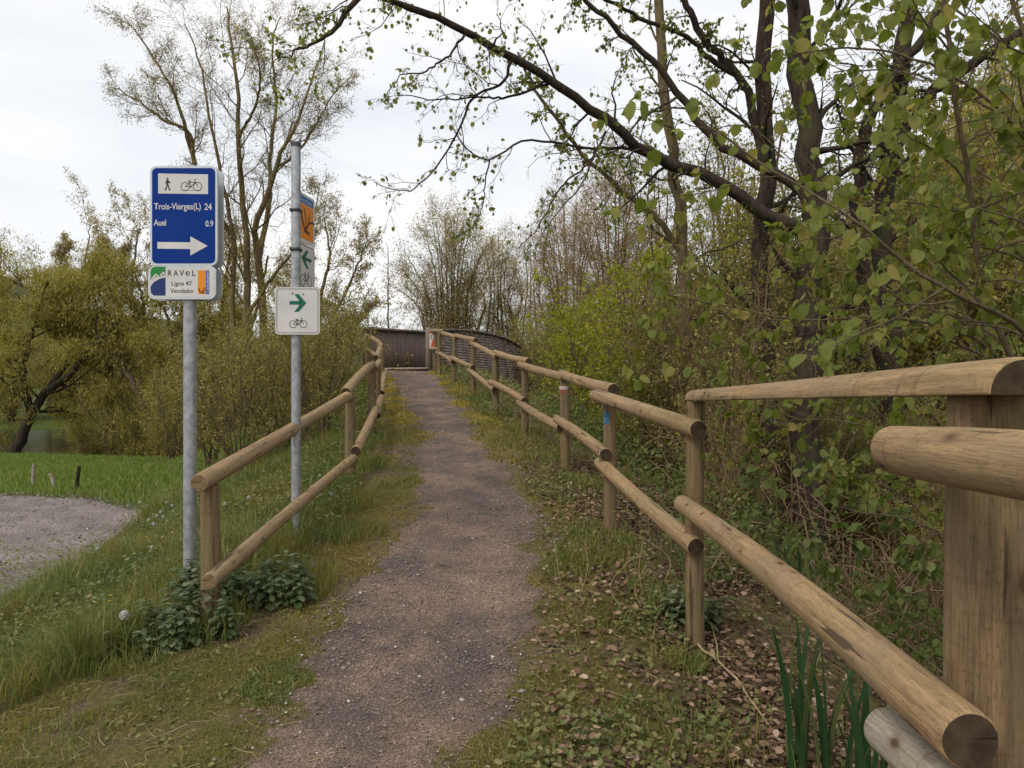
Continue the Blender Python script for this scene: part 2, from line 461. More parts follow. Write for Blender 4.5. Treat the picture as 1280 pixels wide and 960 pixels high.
M['red'] = plain("red_print", (0.62, 0.05, 0.02), 0.5)
M['bark_dark'] = bark_mat("dark_bark", (0.018, 0.013, 0.010), (0.065, 0.048, 0.036), (0.060, 0.052, 0.028), 9)
M['bark_mid'] = bark_mat("brown_bark", (0.07, 0.05, 0.03), (0.18, 0.135, 0.085), (0.14, 0.125, 0.05), 6)
M['bark_alder'] = bark_mat("olive_brown_bark", (0.075, 0.052, 0.022), (0.19, 0.14, 0.07), (0.17, 0.145, 0.05), 4)
M['bark_red'] = bark_mat("reddish_twig_bark", (0.13, 0.085, 0.05), (0.27, 0.185, 0.11), None, 4)
M['bark_hazel'] = bark_mat("hazel_stem", (0.07, 0.055, 0.030), (0.17, 0.13, 0.08), None, 20)
M['dead'] = plain("dry_stalk", (0.34, 0.25, 0.14), 0.9, var=0.3)
M['l_hazel'] = leaf_mat("hazel_leaf", [(0, (0.11, 0.14, 0.022)), (0.5, (0.19, 0.22, 0.045)), (0.9, (0.29, 0.30, 0.09)), (1, (0.32, 0.26, 0.08))], 0.55, 0.5)
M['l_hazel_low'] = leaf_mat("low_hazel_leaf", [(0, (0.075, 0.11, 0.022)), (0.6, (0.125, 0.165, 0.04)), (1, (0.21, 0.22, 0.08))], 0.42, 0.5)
M['l_alder'] = leaf_mat("alder_young_leaf", [(0, (0.26, 0.22, 0.09)), (1, (0.46, 0.39, 0.18))], 0.5)
M['l_willow'] = leaf_mat("willow_young_leaf", [(0, (0.17, 0.165, 0.025)), (0.6, (0.35, 0.305, 0.075)), (1, (0.50, 0.43, 0.16))], 0.52)
M['l_hedge'] = leaf_mat("hawthorn_leaf", [(0, (0.16, 0.155, 0.028)), (0.6, (0.28, 0.25, 0.06)), (1, (0.38, 0.33, 0.12))], 0.4)
M['l_yellow'] = leaf_mat("fresh_bush_leaf", [(0, (0.17, 0.21, 0.018)), (1, (0.38, 0.38, 0.05))], 0.45)
M['l_thicket'] = leaf_mat("thicket_leaf", [(0, (0.14, 0.14, 0.035)), (0.6, (0.24, 0.225, 0.07)), (1, (0.36, 0.30, 0.13))], 0.5)
M['l_bud'] = leaf_mat("leaf_bud", [(0, (0.30, 0.21, 0.10)), (1, (0.42, 0.34, 0.16))], 0.3)
M['grass_tall'] = leaf_mat("long_grass", [(0, (0.055, 0.10, 0.025)), (0.5, (0.13, 0.18, 0.045)), (0.85, (0.23, 0.27, 0.08)), (1, (0.46, 0.39, 0.19))], 0.38, 0.42, (1.4, (0.21, 0.20, 0.05)))
M['moss'] = leaf_mat('yellow_moss', [(0, (0.26, 0.20, 0.03)), (0.6, (0.50, 0.38, 0.05)), (1, (0.60, 0.48, 0.12))], 0.25, 0.7)
M['grass_meadow'] = leaf_mat("meadow_grass", [(0, (0.12, 0.19, 0.03)), (0.8, (0.22, 0.30, 0.065)), (1, (0.33, 0.30, 0.13))], 0.35, 0.5)
M['grass_verge'] = leaf_mat("mossy_verge_grass", [(0, (0.15, 0.135, 0.03)), (0.6, (0.29, 0.235, 0.055)), (1, (0.42, 0.32, 0.12))], 0.3, 0.6, (0.9, (0.18, 0.19, 0.05)))
M['l_cover'] = leaf_mat("ground_ivy_leaf", [(0, (0.075, 0.095, 0.028)), (0.5, (0.14, 0.165, 0.05)), (0.85, (0.24, 0.23, 0.09)), (1, (0.34, 0.27, 0.14))], 0.3, 0.45, (1.5, (0.20, 0.20, 0.065)))
M['l_nettle'] = leaf_mat("nettle_leaf", [(0, (0.06, 0.095, 0.035)), (0.7, (0.14, 0.18, 0.085)), (1, (0.24, 0.27, 0.16))], 0.3, 0.5)
M['l_iris'] = leaf_mat("iris_blade", [(0, (0.025, 0.075, 0.025)), (0.7, (0.055, 0.11, 0.04)), (1, (0.17, 0.17, 0.06))], 0.3, 0.35)
M['litter'] = leaf_mat("dead_leaf", [(0, (0.05, 0.03, 0.02)), (0.35, (0.13, 0.075, 0.045)), (0.7, (0.25, 0.15, 0.095)), (0.92, (0.38, 0.25, 0.165)), (1, (0.50, 0.39, 0.30))], 0.12, 0.7)
M['stone'] = leaf_mat("gravel_stone", [(0, (0.10, 0.085, 0.078)), (0.6, (0.23, 0.18, 0.15)), (0.93, (0.30, 0.26, 0.24)), (1, (0.55, 0.52, 0.48))], 0.0, 0.85)
M['clock'] = leaf_mat("dandelion_seed", [(0, (0.42, 0.41, 0.37)), (1, (0.66, 0.65, 0.60))], 0.4, 0.8)
M['yellow'] = plain("dandelion_petal", (0.75, 0.50, 0.01), 0.7)
M['stem'] = plain("green_stem", (0.14, 0.18, 0.05), 0.7)
M['boards'] = wood_mat("grey_brown_boards", (0.27, 0.20, 0.16), (0.11, 0.082, 0.07), (0.22, 0.20, 0.19), knots=False)
M['slats'] = plain("dark_slat_timber", (0.36, 0.29, 0.25), 0.8, var=0.45, vs=5)
M['slat_cap'] = plain("weathered_cap_timber", (0.22, 0.19, 0.16), 0.8, var=0.3)
M['deck'] = plain("pale_deck_boards", (0.40, 0.30, 0.22), 0.8, var=0.25, vs=4)
M['rust'] = plain("rusty_steel", (0.17, 0.075, 0.045), 0.85, var=0.4, vs=5)

# ------------------------------------------------------------------ ground sheets
def grid_sheet(name, xs, ys, hfun, mat, keep=None):
    X, Y = np.meshgrid(xs, ys)
    Z = hfun(X, Y)
    V = np.stack([X, Y, Z], -1).reshape(-1, 3)
    ny, nx = X.shape
    i = np.arange(nx - 1); j = np.arange(ny - 1)
    I, J = np.meshgrid(i, j)
    a = (J * nx + I).ravel()
    Fq = np.stack([a, a + 1, a + 1 + nx, a + nx], 1)
    if keep is not None:
        k = keep(V[Fq].mean(1)); Fq = Fq[k]
    u, inv = np.unique(Fq, return_inverse=True)
    return mesh_np(name, V[u], [inv.reshape(-1, 4)], mat, True)

def axis(segs):
    out = []
    for a, b, st in segs: out.append(np.arange(a, b, st))
    out.append([segs[-1][1]])
    return np.concatenate(out)

def H_ground(x, y):
    h = H(x, y)
    pin = path_in(x, y) * (y > -1) * (y < 22.5)
    h = h - 0.05 * sstep(0.06, 0.22, pin) * (y < 21.5)
    h = h - 0.05 * sstep(0.06, 0.3, track_u(x, y))
    return h
xs = axis([(-900, -120, 60), (-120, -30, 6), (-30, -8, 0.8), (-8, -4, 0.25), (-4, 3.2, 0.07), (3.2, 8, 0.25), (8, 30, 0.8), (30, 120, 6), (120, 900, 60)])
ys = axis([(-60, -4, 4), (-4, 1.0, 0.25), (1.0, 8, 0.07), (8, 14, 0.14), (14, 26, 0.3), (26, 60, 1.0), (60, 200, 7), (200, 1500, 65)])
me = grid_sheet("ground", xs, ys, H_ground, M['ground'])
tag(link("ground", me), kind="structure")

# path
xs = np.arange(-4.3, 0.9, 0.035); ys = np.arange(-1.5, 20.6, 0.05)
def H_path(x, y):
    pin = path_in(x, y)
    return H(x, y) + 0.006 - 0.05 * sstep(0.02, -0.10, pin) + 0.010 * (fbm(x, y, 14, 41) - 0.5)
me = grid_sheet("gravel_path", xs, ys, H_path, M['path'], lambda c: path_in(c[:, 0], c[:, 1]) > -0.14)
tag(link("gravel_path", me), kind="structure")
# track
xs = axis([(-60, -14, 1.0), (-14, -3.3, 0.09)]); ys = np.arange(-1.8, 12.2, 0.09)
def H_track(x, y):
    return H(x, y) + 0.010 - 0.06 * sstep(0.05, -0.15, track_u(x, y)) + 0.02 * (fbm(x, y, 5, 42) - 0.5)
me = grid_sheet("gravel_track", xs, ys, H_track, M['track'], lambda c: track_u(c[:, 0], c[:, 1]) > -0.2)
tag(link("gravel_track", me), kind="structure")
# river at the left, brook at the right
xs = axis([(-70, -4, 3)]); ys = axis([(18, 44, 2)])
me = grid_sheet("river", xs, ys, lambda x, y: 0 * x - 2.32 + CAMZ, M['water'])
tag(link("river", me), kind="structure")
xs = axis([(3.5, 10, 0.5)]); ys = axis([(-2, 40, 2)])
me = grid_sheet("brook", xs, ys, lambda x, y: 0 * x - 3.02 + CAMZ, M['water'])
tag(link("brook", me), kind="structure")

# far hills
def hill(name, pts, d, depth):
    """pts: skyline (px,py) as seen; built as a real rounded ridge d metres away and depth metres deep"""
    pts = np.array(pts, float)
    px = np.linspace(pts[0, 0], pts[-1, 0], 120)
    py = np.interp(px, pts[:, 0], pts[:, 1])
    X = (px - 640) / F * d; top = CAMZ + (480 - py) / F * d
    top = top + (fbm(X, X * 0, 0.08, 3) - 0.5) * 0.012 * d
    rows = []
    for k in range(15):
        a = k / 14 * math.pi
        yy = d - math.cos(a) * depth / 2
        zz = -2 + (top + 2) * math.sin(a) ** 0.8
        rows.append(np.stack([X, np.full_like(X, yy), zz + (fbm(X, np.full_like(X, yy), 0.06, 8) - 0.5) * 0.012 * d * math.sin(a)], 1))
    V = np.array(rows).reshape(-1, 3); nx = len(px)
    I, J = np.meshgrid(np.arange(nx - 1), np.arange(14)); a = (J * nx + I).ravel()
    me = mesh_np(name, V, [np.stack([a, a + 1, a + 1 + nx, a + nx], 1)], M['hill'], True)
    tag(link(name, me), kind="structure")
hill("hill", [(-700, 250), (-200, 310), (0, 345), (60, 372), (140, 392), (230, 408), (330, 428), (420, 440), (520, 476)], 260, 130)
hill("hill", [(150, 470), (280, 440), (380, 418), (470, 414), (560, 428), (700, 432), (900, 400), (1200, 360), (1700, 300)], 620, 260)

# ------------------------------------------------------------------ batched tubes and growth
def norm(a): return a / np.maximum(np.linalg.norm(a, axis=-1, keepdims=True), 1e-9)

def tubes(P, Rr, S):
    """P (B,K,3) R (B,K) -> verts, quads"""
    B, K = P.shape[:2]
    T = np.empty_like(P)
    T[:, 1:-1] = P[:, 2:] - P[:, :-2]; T[:, 0] = P[:, 1] - P[:, 0]; T[:, -1] = P[:, -1] - P[:, -2]
    T = norm(T)
    m = norm(T.mean(1))                              # one reference per tube keeps it from twisting
    ref = np.where(np.abs(m[:, 2:3]) < 0.8, np.array([[0, 0, 1.0]]), np.array([[1.0, 0, 0]]))
    ref = np.repeat(ref[:, None], K, 1)
    N = norm(np.cross(T, ref)); Bn = np.cross(T, N)
    a = np.arange(S) / S * 2 * np.pi
    ring = N[:, :, None] * np.cos(a)[None, None, :, None] + Bn[:, :, None] * np.sin(a)[None, None, :, None]
    V = P[:, :, None] + ring * Rr[:, :, None, None]
    idx = np.arange(B * K * S).reshape(B, K, S)
    nx = np.roll(idx, -1, 2)
    Fq = np.stack([idx[:, :-1], nx[:, :-1], nx[:, 1:], idx[:, 1:]], -1).reshape(-1, 4)
    return V.reshape(-1, 3), Fq

def kids(P, Rr, n, tr=(0.2, 1.0), ang=(30, 60), Lf=0.5, K=5, wander=0.25, trop=0.1, rf=0.55, rng=RNG, grad=0.45, rmin=0.0015, flat=1.0):
    B, k = P.shape[:2]
    t = tr[0] + (tr[1] - tr[0]) * (np.arange(n)[None] + rng.random((B, n))) / n
    t = np.clip(t, 0, 0.999)
    f = t * (k - 1); i = f.astype(int); f = (f - i)[..., None]
    b = np.arange(B)[:, None]
    p = P[b, i] * (1 - f) + P[b, i + 1] * f
    r = Rr[b, i] * (1 - f[..., 0]) + Rr[b, i + 1] * f[..., 0]
    tan = norm(P[b, i + 1] - P[b, i])
    L = np.linalg.norm(np.diff(P, axis=1), axis=2).sum(1)
    v = rng.normal(size=p.shape); v[..., 2] *= flat
    v = v - (v * tan).sum(-1, keepdims=True) * tan; v = norm(v)
    a = np.radians(rng.uniform(ang[0], ang[1], t.shape))[..., None]
    d = tan * np.cos(a) + v * np.sin(a)
    Ln = L[:, None] * Lf * (1 - grad * t) * rng.uniform(0.55, 1.25, t.shape)
    p = p.reshape(-1, 3); d = d.reshape(-1, 3); Ln = Ln.ravel(); r = np.maximum(r.ravel() * rf, rmin)
    out = [p]
    for q in range(K - 1):
        p = p + d * (Ln / (K - 1))[:, None]
        out.append(p)
        d = norm(d + rng.normal(size=d.shape) * wander + np.array([0, 0, trop]))
    P2 = np.stack(out, 1)
    s = np.linspace(0, 1, K)[None]
    R2 = np.maximum(r[:, None] * (1 - 0.72 * s), rmin * 0.6)
    return P2, R2

def pline(pts, n, r0, r1, jit=0.0, rng=RNG):
    """smooth resample of a guide polyline"""
    pts = np.array(pts, float)
    m = len(pts)
    ext = np.vstack([2 * pts[0] - pts[1], pts, 2 * pts[-1] - pts[-2]])
    t = np.linspace(0, m - 1 - 1e-6, n); i = t.astype(int); f = (t - i)[:, None]
    p0, p1, p2, p3 = ext[i], ext[i + 1], ext[i + 2], ext[i + 3]
    P = 0.5 * (2 * p1 + (p2 - p0) * f + (2 * p0 - 5 * p1 + 4 * p2 - p3) * f ** 2 + (3 * p1 - p0 - 3 * p2 + p3) * f ** 3)
    if jit:
        J = rng.normal(size=P.shape) * jit; J[0] = 0
        P = P + J
    s = np.linspace(0, 1, n)
    return P[None], (r0 + (r1 - r0) * s ** 0.8)[None]

# leaf templates: x along the leaf, y across, z up
LT = {
    'tiny': (np.array([[0, 0, 0], [.45, .28, .05], [1, 0, 0], [.45, -.28, .05]]), [[0, 1, 2, 3]]),
    'long': (np.array([[0, 0, 0], [.45, .13, .03], [1, 0, -.05], [.45, -.13, .03]]), [[0, 1, 2, 3]]),
    'oval': (np.array([[0, 0, 0], [.3, .30, .07], [.75, .27, .05], [1, 0, -.08], [.75, -.27, .05], [.3, -.30, .07]]), [[0, 3, 2, 1], [0, 5, 4, 3]]),
    'hazel': (np.array([[0, 0, 0], [.35, 0, -.01], [.75, 0, -.05], [1.02, 0, -.14],
                        [-.03, .17, .03], [.16, .37, .07], [.48, .43, .06], [.78, .31, .01], [.92, .13, -.06],
                        [-.03, -.17, .03], [.16, -.37, .07], [.48, -.43, .06], [.78, -.31, .01], [.92, -.13, -.06]]),
              [[0, 1, 5, 4], [1, 2, 7, 6], [2, 3, 8, 7], [0, 9, 10, 1], [1, 11, 12, 2], [2, 12, 13, 3]], [[1, 6, 5], [1, 10, 11]]),
}
def leaves(pos, axis_, nrm_, size, kind):
    T = LT[kind]; tv = T[0]
    A = norm(axis_); N = norm(nrm_ - (nrm_ * A).sum(-1, keepdims=True) * A); Bv = np.cross(N, A)
    sz = size[:, None, None]
    V = pos[:, None] + sz * (A[:, None] * tv[None, :, 0:1] + Bv[:, None] * tv[None, :, 1:2] + N[:, None] * tv[None, :, 2:3])
    n = len(tv); off = (np.arange(len(pos)) * n)[:, None, None]
    Fs = [(np.array(f)[None] + off).reshape(-1, len(f[0])) for f in T[1:]]
    return V.reshape(-1, 3), Fs

def twig_leaves(P, m, size, kind, droop=0.4, rng=RNG, spread=0.02, tr=(0.2, 1.0)):
    B, k = P.shape[:2]
    t = rng.uniform(tr[0], tr[1], (B, m)) * (k - 1) * 0.999; i = t.astype(int); f = (t - i)[..., None]; b = np.arange(B)[:, None]
    p = (P[b, i] * (1 - f) + P[b, i + 1] * f).reshape(-1, 3)
    tan = norm(P[b, i + 1] - P[b, i]).reshape(-1, 3)
    ax = norm(tan * 0.5 + rng.normal(size=p.shape) * 0.6 + np.array([0, 0, -droop]))
    nr = rng.normal(size=p.shape) * 0.45 + np.array([0, 0, 1.0])
    s = rng.uniform(size[0], size[1], len(p))
    p = p + rng.normal(size=p.shape) * spread
    return leaves(p, ax, nr, s, kind)

def tree(name, loc, levels, leafspec, bark, leafmat, crown_name="crown", trunk_name="trunk", rz=0.0, local=True):
    """levels: list of (P,R,sides). leafspec: list of leaf (V,[F]) results. Coordinates are local to loc."""
    root = empty(name, loc, rz)
    mb = MB()
    for P, Rr, S in levels:
        V, Fq = tubes(P, Rr, S); mb.add(V, Fq)
    mb.build(trunk_name, bark, root, smooth=True)
    if leafspec:
        ml = MB()
        for V, Fs in leafspec: ml.add(V, *Fs)
        ml.build(crown_name, leafmat, root)
    return root

def copy_tree(o, parent=None, loc=None, rz=None, sc=None):
    c = o.copy(); COL.objects.link(c)
    if parent is not None: c.parent = parent
    for ch in list(o.children): copy_tree(ch, c)
    if loc is not None: c.location = loc
    if rz is not None: c.rotation_euler = (0, 0, rz)
    if sc is not None: c.scale = (sc, sc, sc) if isinstance(sc, (int, float)) else sc
    return c

def gz(x, y): return float(H_ground(np.array([x]), np.array([y]))[0])

# ------------------------------------------------------------------ logs, fences
def log(name, p0, p1, r, parent, base, mats=None, half=False, r1=None, seed=0, end_rough=0.0):
    mats = mats or [M['wood'], M['wood_end']]
    p0 = np.array(p0, float); p1 = np.array(p1, float)
    rng = np.random.default_rng(int(abs(p0[0] * 913 + p0[1] * 71 + p1[2] * 37) * 10) + seed)
    L = np.linalg.norm(p1 - p0); K, S = 16, 28
    r1 = r1 or r
    a = np.arange(S) / S * 2 * np.pi
    zs = np.concatenate([[0, 0.006], np.linspace(0.03, L - 0.03, K), [L - 0.006, L]])
    sc_ = np.concatenate([[0.90, 0.985], np.ones(K), [0.985, 0.90]])
    ph = rng.uniform(0, 6, 4)
    rings = []
    for z, s in zip(zs, sc_):
        t = z / L
        rr = (r + (r1 - r) * t) * s * (1 + 0.012 * np.sin(2 * a + ph[0] + 3 * t) + 0.010 * np.sin(3 * a + ph[1] - 4 * t) + 0.012 * np.sin(t * 9 + ph[2]))
        x = rr * np.cos(a); y = rr * np.sin(a)
        if half: y = np.maximum(y, -0.004)
        bow = 0.006 * math.sin(math.pi * t) * L
        rings.append(np.stack([x + bow * math.cos(ph[3]), y + bow * math.sin(ph[3]) * (0.3 if half else 1), np.full(S, z)], 1))
    V = np.array(rings).reshape(-1, 3); n = len(zs)
    idx = np.arange(n * S).reshape(n, S); nx = np.roll(idx, -1, 1)
    side = np.stack([idx[:-1], nx[:-1], nx[1:], idx[1:]], -1).reshape(-1, 4)
    c0, c1 = len(V), len(V) + 1
    cen = (V[idx[0]].mean(0), V[idx[-1]].mean(0))
    V = np.vstack([V, cen[0], cen[1]])
    cap = np.concatenate([np.stack([np.full(S, c0), nx[0], idx[0]], 1), np.stack([np.full(S, c1), idx[-1], nx[-1]], 1)])
    me = mesh_np(name, V, [side, cap], mats, True, np.concatenate([np.zeros(len(side)), np.ones(len(cap))]))
    fl = np.ones(len(me.polygons), dtype=bool); fl[len(side):] = False
    me.polygons.foreach_set("use_smooth", fl)
    o = link(name, me, parent)
    zax = Vector(((p1 - p0) / L).tolist())
    if half:
        yax = Vector((0, 0, 1)); yax = (yax - zax * yax.dot(zax)).normalized(); xax = yax.cross(zax)
        mt = Matrix((xax, yax, zax)).transposed()
        o.rotation_euler = mt.to_euler()
    else: o.rotation_euler = zax.to_track_quat('Z', 'Y').to_euler()
    o.location = (p0 - np.array(base)).tolist()
    return o

def band(name, p0, p1, r, z0, z1, parent, base, mat, ang=(0, 360)):
    """paint mark: a thin sleeve hugging a vertical post between two heights"""
    S = 28; a = np.radians(np.linspace(ang[0], ang[1], S))
    V = []
    for z in (z0, z1):
        V.append(np.stack([p0[0] + r * np.cos(a), p0[1] + r * np.sin(a), np.full(S, z)], 1))
    V = np.array(V).reshape(-1, 3) - np.array(base)
    i = np.arange(S - 1)
    me = mesh_np(name, V, [np.stack([i, i + 1, i + 1 + S, i + S], 1)], mat, True)
    return link(name, me, parent)

PM = [M['wood_post'], M['wood_end']]
# right-hand fence ---------------------------------------------------
rf_base = [W(870, 480, 4.15)[0], 4.15, gz(W(870, 480, 4.15)[0], 4.15)]
rfence = empty("rail_fence", rf_base)
tag(rfence, "long round-timber rail fence on the right side of the path", "fence", "round timber fences along the ramp")
RP = [(1244, 488, 1.36, .075), (870, 502, 4.15, .050), (762, 492, 5.8, .050), (705.5, 467, 7.8, .050), (655.5, 450, 9.9, .048),
      (619.5, 441, 12.0, .048), (592, 427, 14.1, .048), (568, 420, 16.1, .048), (549, 414, 18.0, .048), (544, 413, 19.4, .048)]
for i, (px, py, d, r) in enumerate(RP):
    t = W(px, py, d); g = gz(t[0], t[1])
    if i == 0: g = min(g, t[2] - 1.1)
    o = log("post", (t[0], t[1], g - 0.25), t, r, rfence, rf_base, PM, seed=i)
    if i == 3:
        b1 = band("paint_mark", t, t, r + .003, CAMZ + (480 - 487) / F * d, CAMZ + (480 - 482.5) / F * d, o, (0, 0, 0), plain('faded_white_paint', (0.42, 0.38, 0.32), .8, var=.3, vs=60))
        b2 = band("paint_mark", t, t, r + .003, CAMZ + (480 - 492) / F * d, CAMZ + (480 - 487.3) / F * d, o, (0, 0, 0), plain('faded_red_paint', (0.22, 0.07, 0.04), .8, var=.4, vs=60))
        for bb in (b1, b2):
            # bring into the post's own frame (post is vertical, its origin at its foot)
            for v in bb.data.vertices: v.co = o.rotation_euler.to_matrix().inverted() @ (v.co - Vector((t[0], t[1], g - 0.25)))
            bb["label"] = "white and red trail mark painted on the post"
    if i == 2:
        bb = band("paint_mark", t, t, r + .003, CAMZ + (480 - 530) / F * d, CAMZ + (480 - 514) / F * d, o, (0, 0, 0), plain("blue_spray", (0.035, 0.12, 0.20), 0.8, var=0.7, vs=60), (205, 262))
        for v in bb.data.vertices: v.co = o.rotation_euler.to_matrix().inverted() @ (v.co - Vector((t[0], t[1], g - 0.25)))
        bb["label"] = "blue spray mark on the post"

def WR(px, py, d): return W(px, py, d)
def rail(parent, base, a, b, r=.049, **k): return log("rail", WR(*a), WR(*b), r, parent, base, **k)
# upper rails
rail(rfence, rf_base, (538, 414.0, 19.9), (555, 413.5, 18.1), .045)
rail(rfence, rf_base, (550.5, 416.0, 18.3), (571, 422.5, 16.0), .046)
rail(rfence, rf_base, (570, 419.5, 16.2), (595, 425, 13.9), .046)
rail(rfence, rf_base, (589, 428.5, 14.3), (621.5, 445.5, 11.8), .046)
rail(rfence, rf_base, (618.5, 440.5, 12.15), (661, 452, 9.6), .047)
rail(rfence, rf_base, (650.5, 455.5, 10.0), (706, 471.5, 7.72), .048)
rail(rfence, rf_base, (702, 468, 7.95), (767, 487, 5.7), .048)
rail(rfence, rf_base, (744, 494, 5.9), (873, 537, 4.02), .050)
log("rail", WR(868, 500, 4.28), WR(1280, 490, 1.20), .056, rfence, rf_base, half=True)
log("rail", WR(1118, 562, 1.42), WR(1365, 592, 0.86), .046, rfence, rf_base)
# lower rails
rail(rfence, rf_base, (537, 436, 19.9), (550.5, 436.5, 18.1), .045)
rail(rfence, rf_base, (546.5, 440.5, 18.3), (566, 452, 15.9), .046)
rail(rfence, rf_base, (564, 446.5, 16.2), (591, 459, 14.0), .046)
rail(rfence, rf_base, (586, 462, 14.3), (618, 487, 11.8), .046)
rail(rfence, rf_base, (613, 477.5, 12.15), (656, 501, 9.75), .047)
rail(rfence, rf_base, (649, 503, 10.05), (701, 535, 7.75), .048)
rail(rfence, rf_base, (696, 524, 8.0), (757, 568, 5.72), .048)
rail(rfence, rf_base, (750, 578, 5.88), (870, 684, 4.05), .050)
rail(rfence, rf_base, (853, 630, 4.02), (1213, 927, 1.24), .047, r1=.050)
log("rail", WR(1107, 912, 1.62), WR(1250, 1030, 1.18), .048, rfence, rf_base, [M['wood_grey'], M['wood_end']])["label"] = "grey rail end with a worn rounded tip"

# left-hand fence ----------------------------------------------------
lp = [(262, 606, 4.13, .050), (438, 493, 7.3, .050), (465, 455, 9.7, .050), (472.5, 447, 11.9, .049), (478, 431, 14.6, .049), (459, 420, 17.5, .050)]
lt = W(262, 606, 4.13); lf_base = [lt[0], lt[1], gz(lt[0], lt[1])]
lfence = empty("rail_fence", lf_base)
tag(lfence, "round-timber rail fence left of the path, slanting down to a short end post", "fence", "round timber fences along the ramp")
for i, (px, py, d, r) in enumerate(lp):
    t = W(px, py, d); g = gz(t[0], t[1])
    log("post", (t[0], t[1], min(g, t[2] - .5) - 0.25), t, r, lfence, lf_base, PM, seed=30 + i)
rail(lfence, lf_base, (249, 604, 3.98), (436, 494.5, 7.22), .049, mats=[M['wood'], M['wood_end_pale']])
rail(lfence, lf_base, (432, 491, 7.15), (465, 455.5, 9.7), .050)
rail(lfence, lf_base, (467, 461, 9.8), (474, 452, 12.0), .048)
rail(lfence, lf_base, (470, 447.5, 11.8), (475.5, 430, 14.7), .049)
rail(lfence, lf_base, (476, 430, 14.9), (458, 419, 17.6), .049)
rail(lfence, lf_base, (262, 727, 3.92), (443, 572, 7.25), .042, mats=[M['wood'], M['wood_end_pale']])
rail(lfence, lf_base, (444.5, 564, 7.2), (471, 509, 9.8), .050)
rail(lfence, lf_base, (471.5, 519, 9.9), (477, 496, 12.0), .048)
rail(lfence, lf_base, (477, 492, 12.0), (481.5, 464, 14.9), .048)
rail(lfence, lf_base, (479, 452, 15.1), (459, 436, 17.6), .046)

# ------------------------------------------------------------------ signs
def rounded_rect(w, h, r, n=6):
    pts = []
    for cx_, cz_, a0 in ((w/2 - r, h/2 - r, 0), (-w/2 + r, h/2 - r, 90), (-w/2 + r, -h/2 + r, 180), (w/2 - r, -h/2 + r, 270)):
        for k in range(n + 1):
            a = math.radians(a0 + 90 * k / n); pts.append((cx_ + r * math.cos(a), cz_ + r * math.sin(a)))
    return pts
def plate(name, pts, y0, y1, mat, parent, loc=(0, 0, 0)):
    """polygon in the x-z plane given thickness from y0 (front) to y1 (back)"""
    bm = bmesh_from_poly(pts, y0, y1)
    me = bpy.data.meshes.new(name); bm.to_mesh(me); bm.free(); me.materials.append(mat)
    return link(name, me, parent, loc)
import bmesh
def bmesh_from_poly(pts, y0, y1):
    bm = bmesh.new()
    f = [bm.verts.new((x, y0, z)) for x, z in pts]; b = [bm.verts.new((x, y1, z)) for x, z in pts]
    n = len(pts)
    ff = bm.faces.new(f); bm.faces.new(b[::-1])
    for i in range(n):
        j = (i + 1) % n
        bm.faces.new((f[j], f[i], b[i], b[j]))
    bmesh.ops.recalc_face_normals(bm, faces=bm.faces)
    bmesh.ops.triangulate(bm, faces=[q for q in bm.faces if len(q.verts) > 4])
    return bm
def merge_polys(name, polys, y0, y1, mat, parent, loc=(0, 0, 0)):
    bm = bmesh.new(); tmp = bpy.data.meshes.new("tmp")
    for p in polys:
        b2 = bmesh_from_poly(p, y0, y1); b2.to_mesh(tmp); b2.free(); bm.from_mesh(tmp)
    me = bpy.data.meshes.new(name); bm.to_mesh(me); bm.free(); bpy.data.meshes.remove(tmp)
    me.materials.append(mat)
    return link(name, me, parent, loc)
def stroke(pts, w):
    """polyline -> list of quads with small joint discs"""
    out = []
    for (x0, z0), (x1, z1) in zip(pts[:-1], pts[1:]):
        L = math.hypot(x1 - x0, z1 - z0) or 1e-6; nx, nz_ = -(z1 - z0) / L * w / 2, (x1 - x0) / L * w / 2
        ex, ez = (x1 - x0) / L * w * .3, (z1 - z0) / L * w * .3
        out.append([(x0 - ex + nx, z0 - ez + nz_), (x0 - ex - nx, z0 - ez - nz_), (x1 + ex - nx, z1 + ez - nz_), (x1 + ex + nx, z1 + ez + nz_)])
    return out
def ringp(cx_, cz_, r, w, n=20):
    p = [(cx_ + r * math.cos(2 * math.pi * k / n), cz_ + r * math.sin(2 * math.pi * k / n)) for k in range(n + 1)]
    return stroke(p, w)
def disc(cx_, cz_, r, n=14): return [[(cx_ + r * math.cos(2 * math.pi * k / n), cz_ + r * math.sin(2 * math.pi * k / n)) for k in range(n)]]
def bike(cx_, cz_, s, w):
    """bicycle pictogram, s = wheelbase"""
    f = lambda x, z: (cx_ + x * s, cz_ + z * s)
    P = ringp(*f(-.5, 0), .34 * s, w) + ringp(*f(.5, 0), .34 * s, w)
    bb, st, hd = f(-.02, -.02), f(-.16, .42), f(.30, .42)
    P += stroke([f(-.5, 0), bb, f(.32, .36), f(-.12, .34), f(-.5, 0)], w) + stroke([bb, st], w)
    P += stroke([f(.5, 0), hd, f(.27, .56), f(.40, .58)], w) + stroke([f(-.26, .44), f(-.06, .44)], w * 1.5)
    P += disc(*bb, .07 * s)
    return P
def walker(cx_, cz_, h, w):
    f = lambda x, z: (cx_ + x * h, cz_ + z * h)
    P = disc(*f(.0, .43), .075 * h)
    P += [[f(-.09, .33), f(.06, .34), f(.09, .05), f(.06, -.04), f(-.08, -.04)]]
    P += stroke([f(.02, -.04), f(.10, -.24), f(.13, -.47), f(.21, -.47)], w * .85) + stroke([f(-.03, -.04), f(-.07, -.26), f(-.19, -.46), f(-.12, -.50)], w * .85)
    P += stroke([f(.05, .28), f(.14, .12), f(.24, .10)], w * .7) + stroke([f(-.07, .28), f(-.13, .04)], w * .7)
    return P
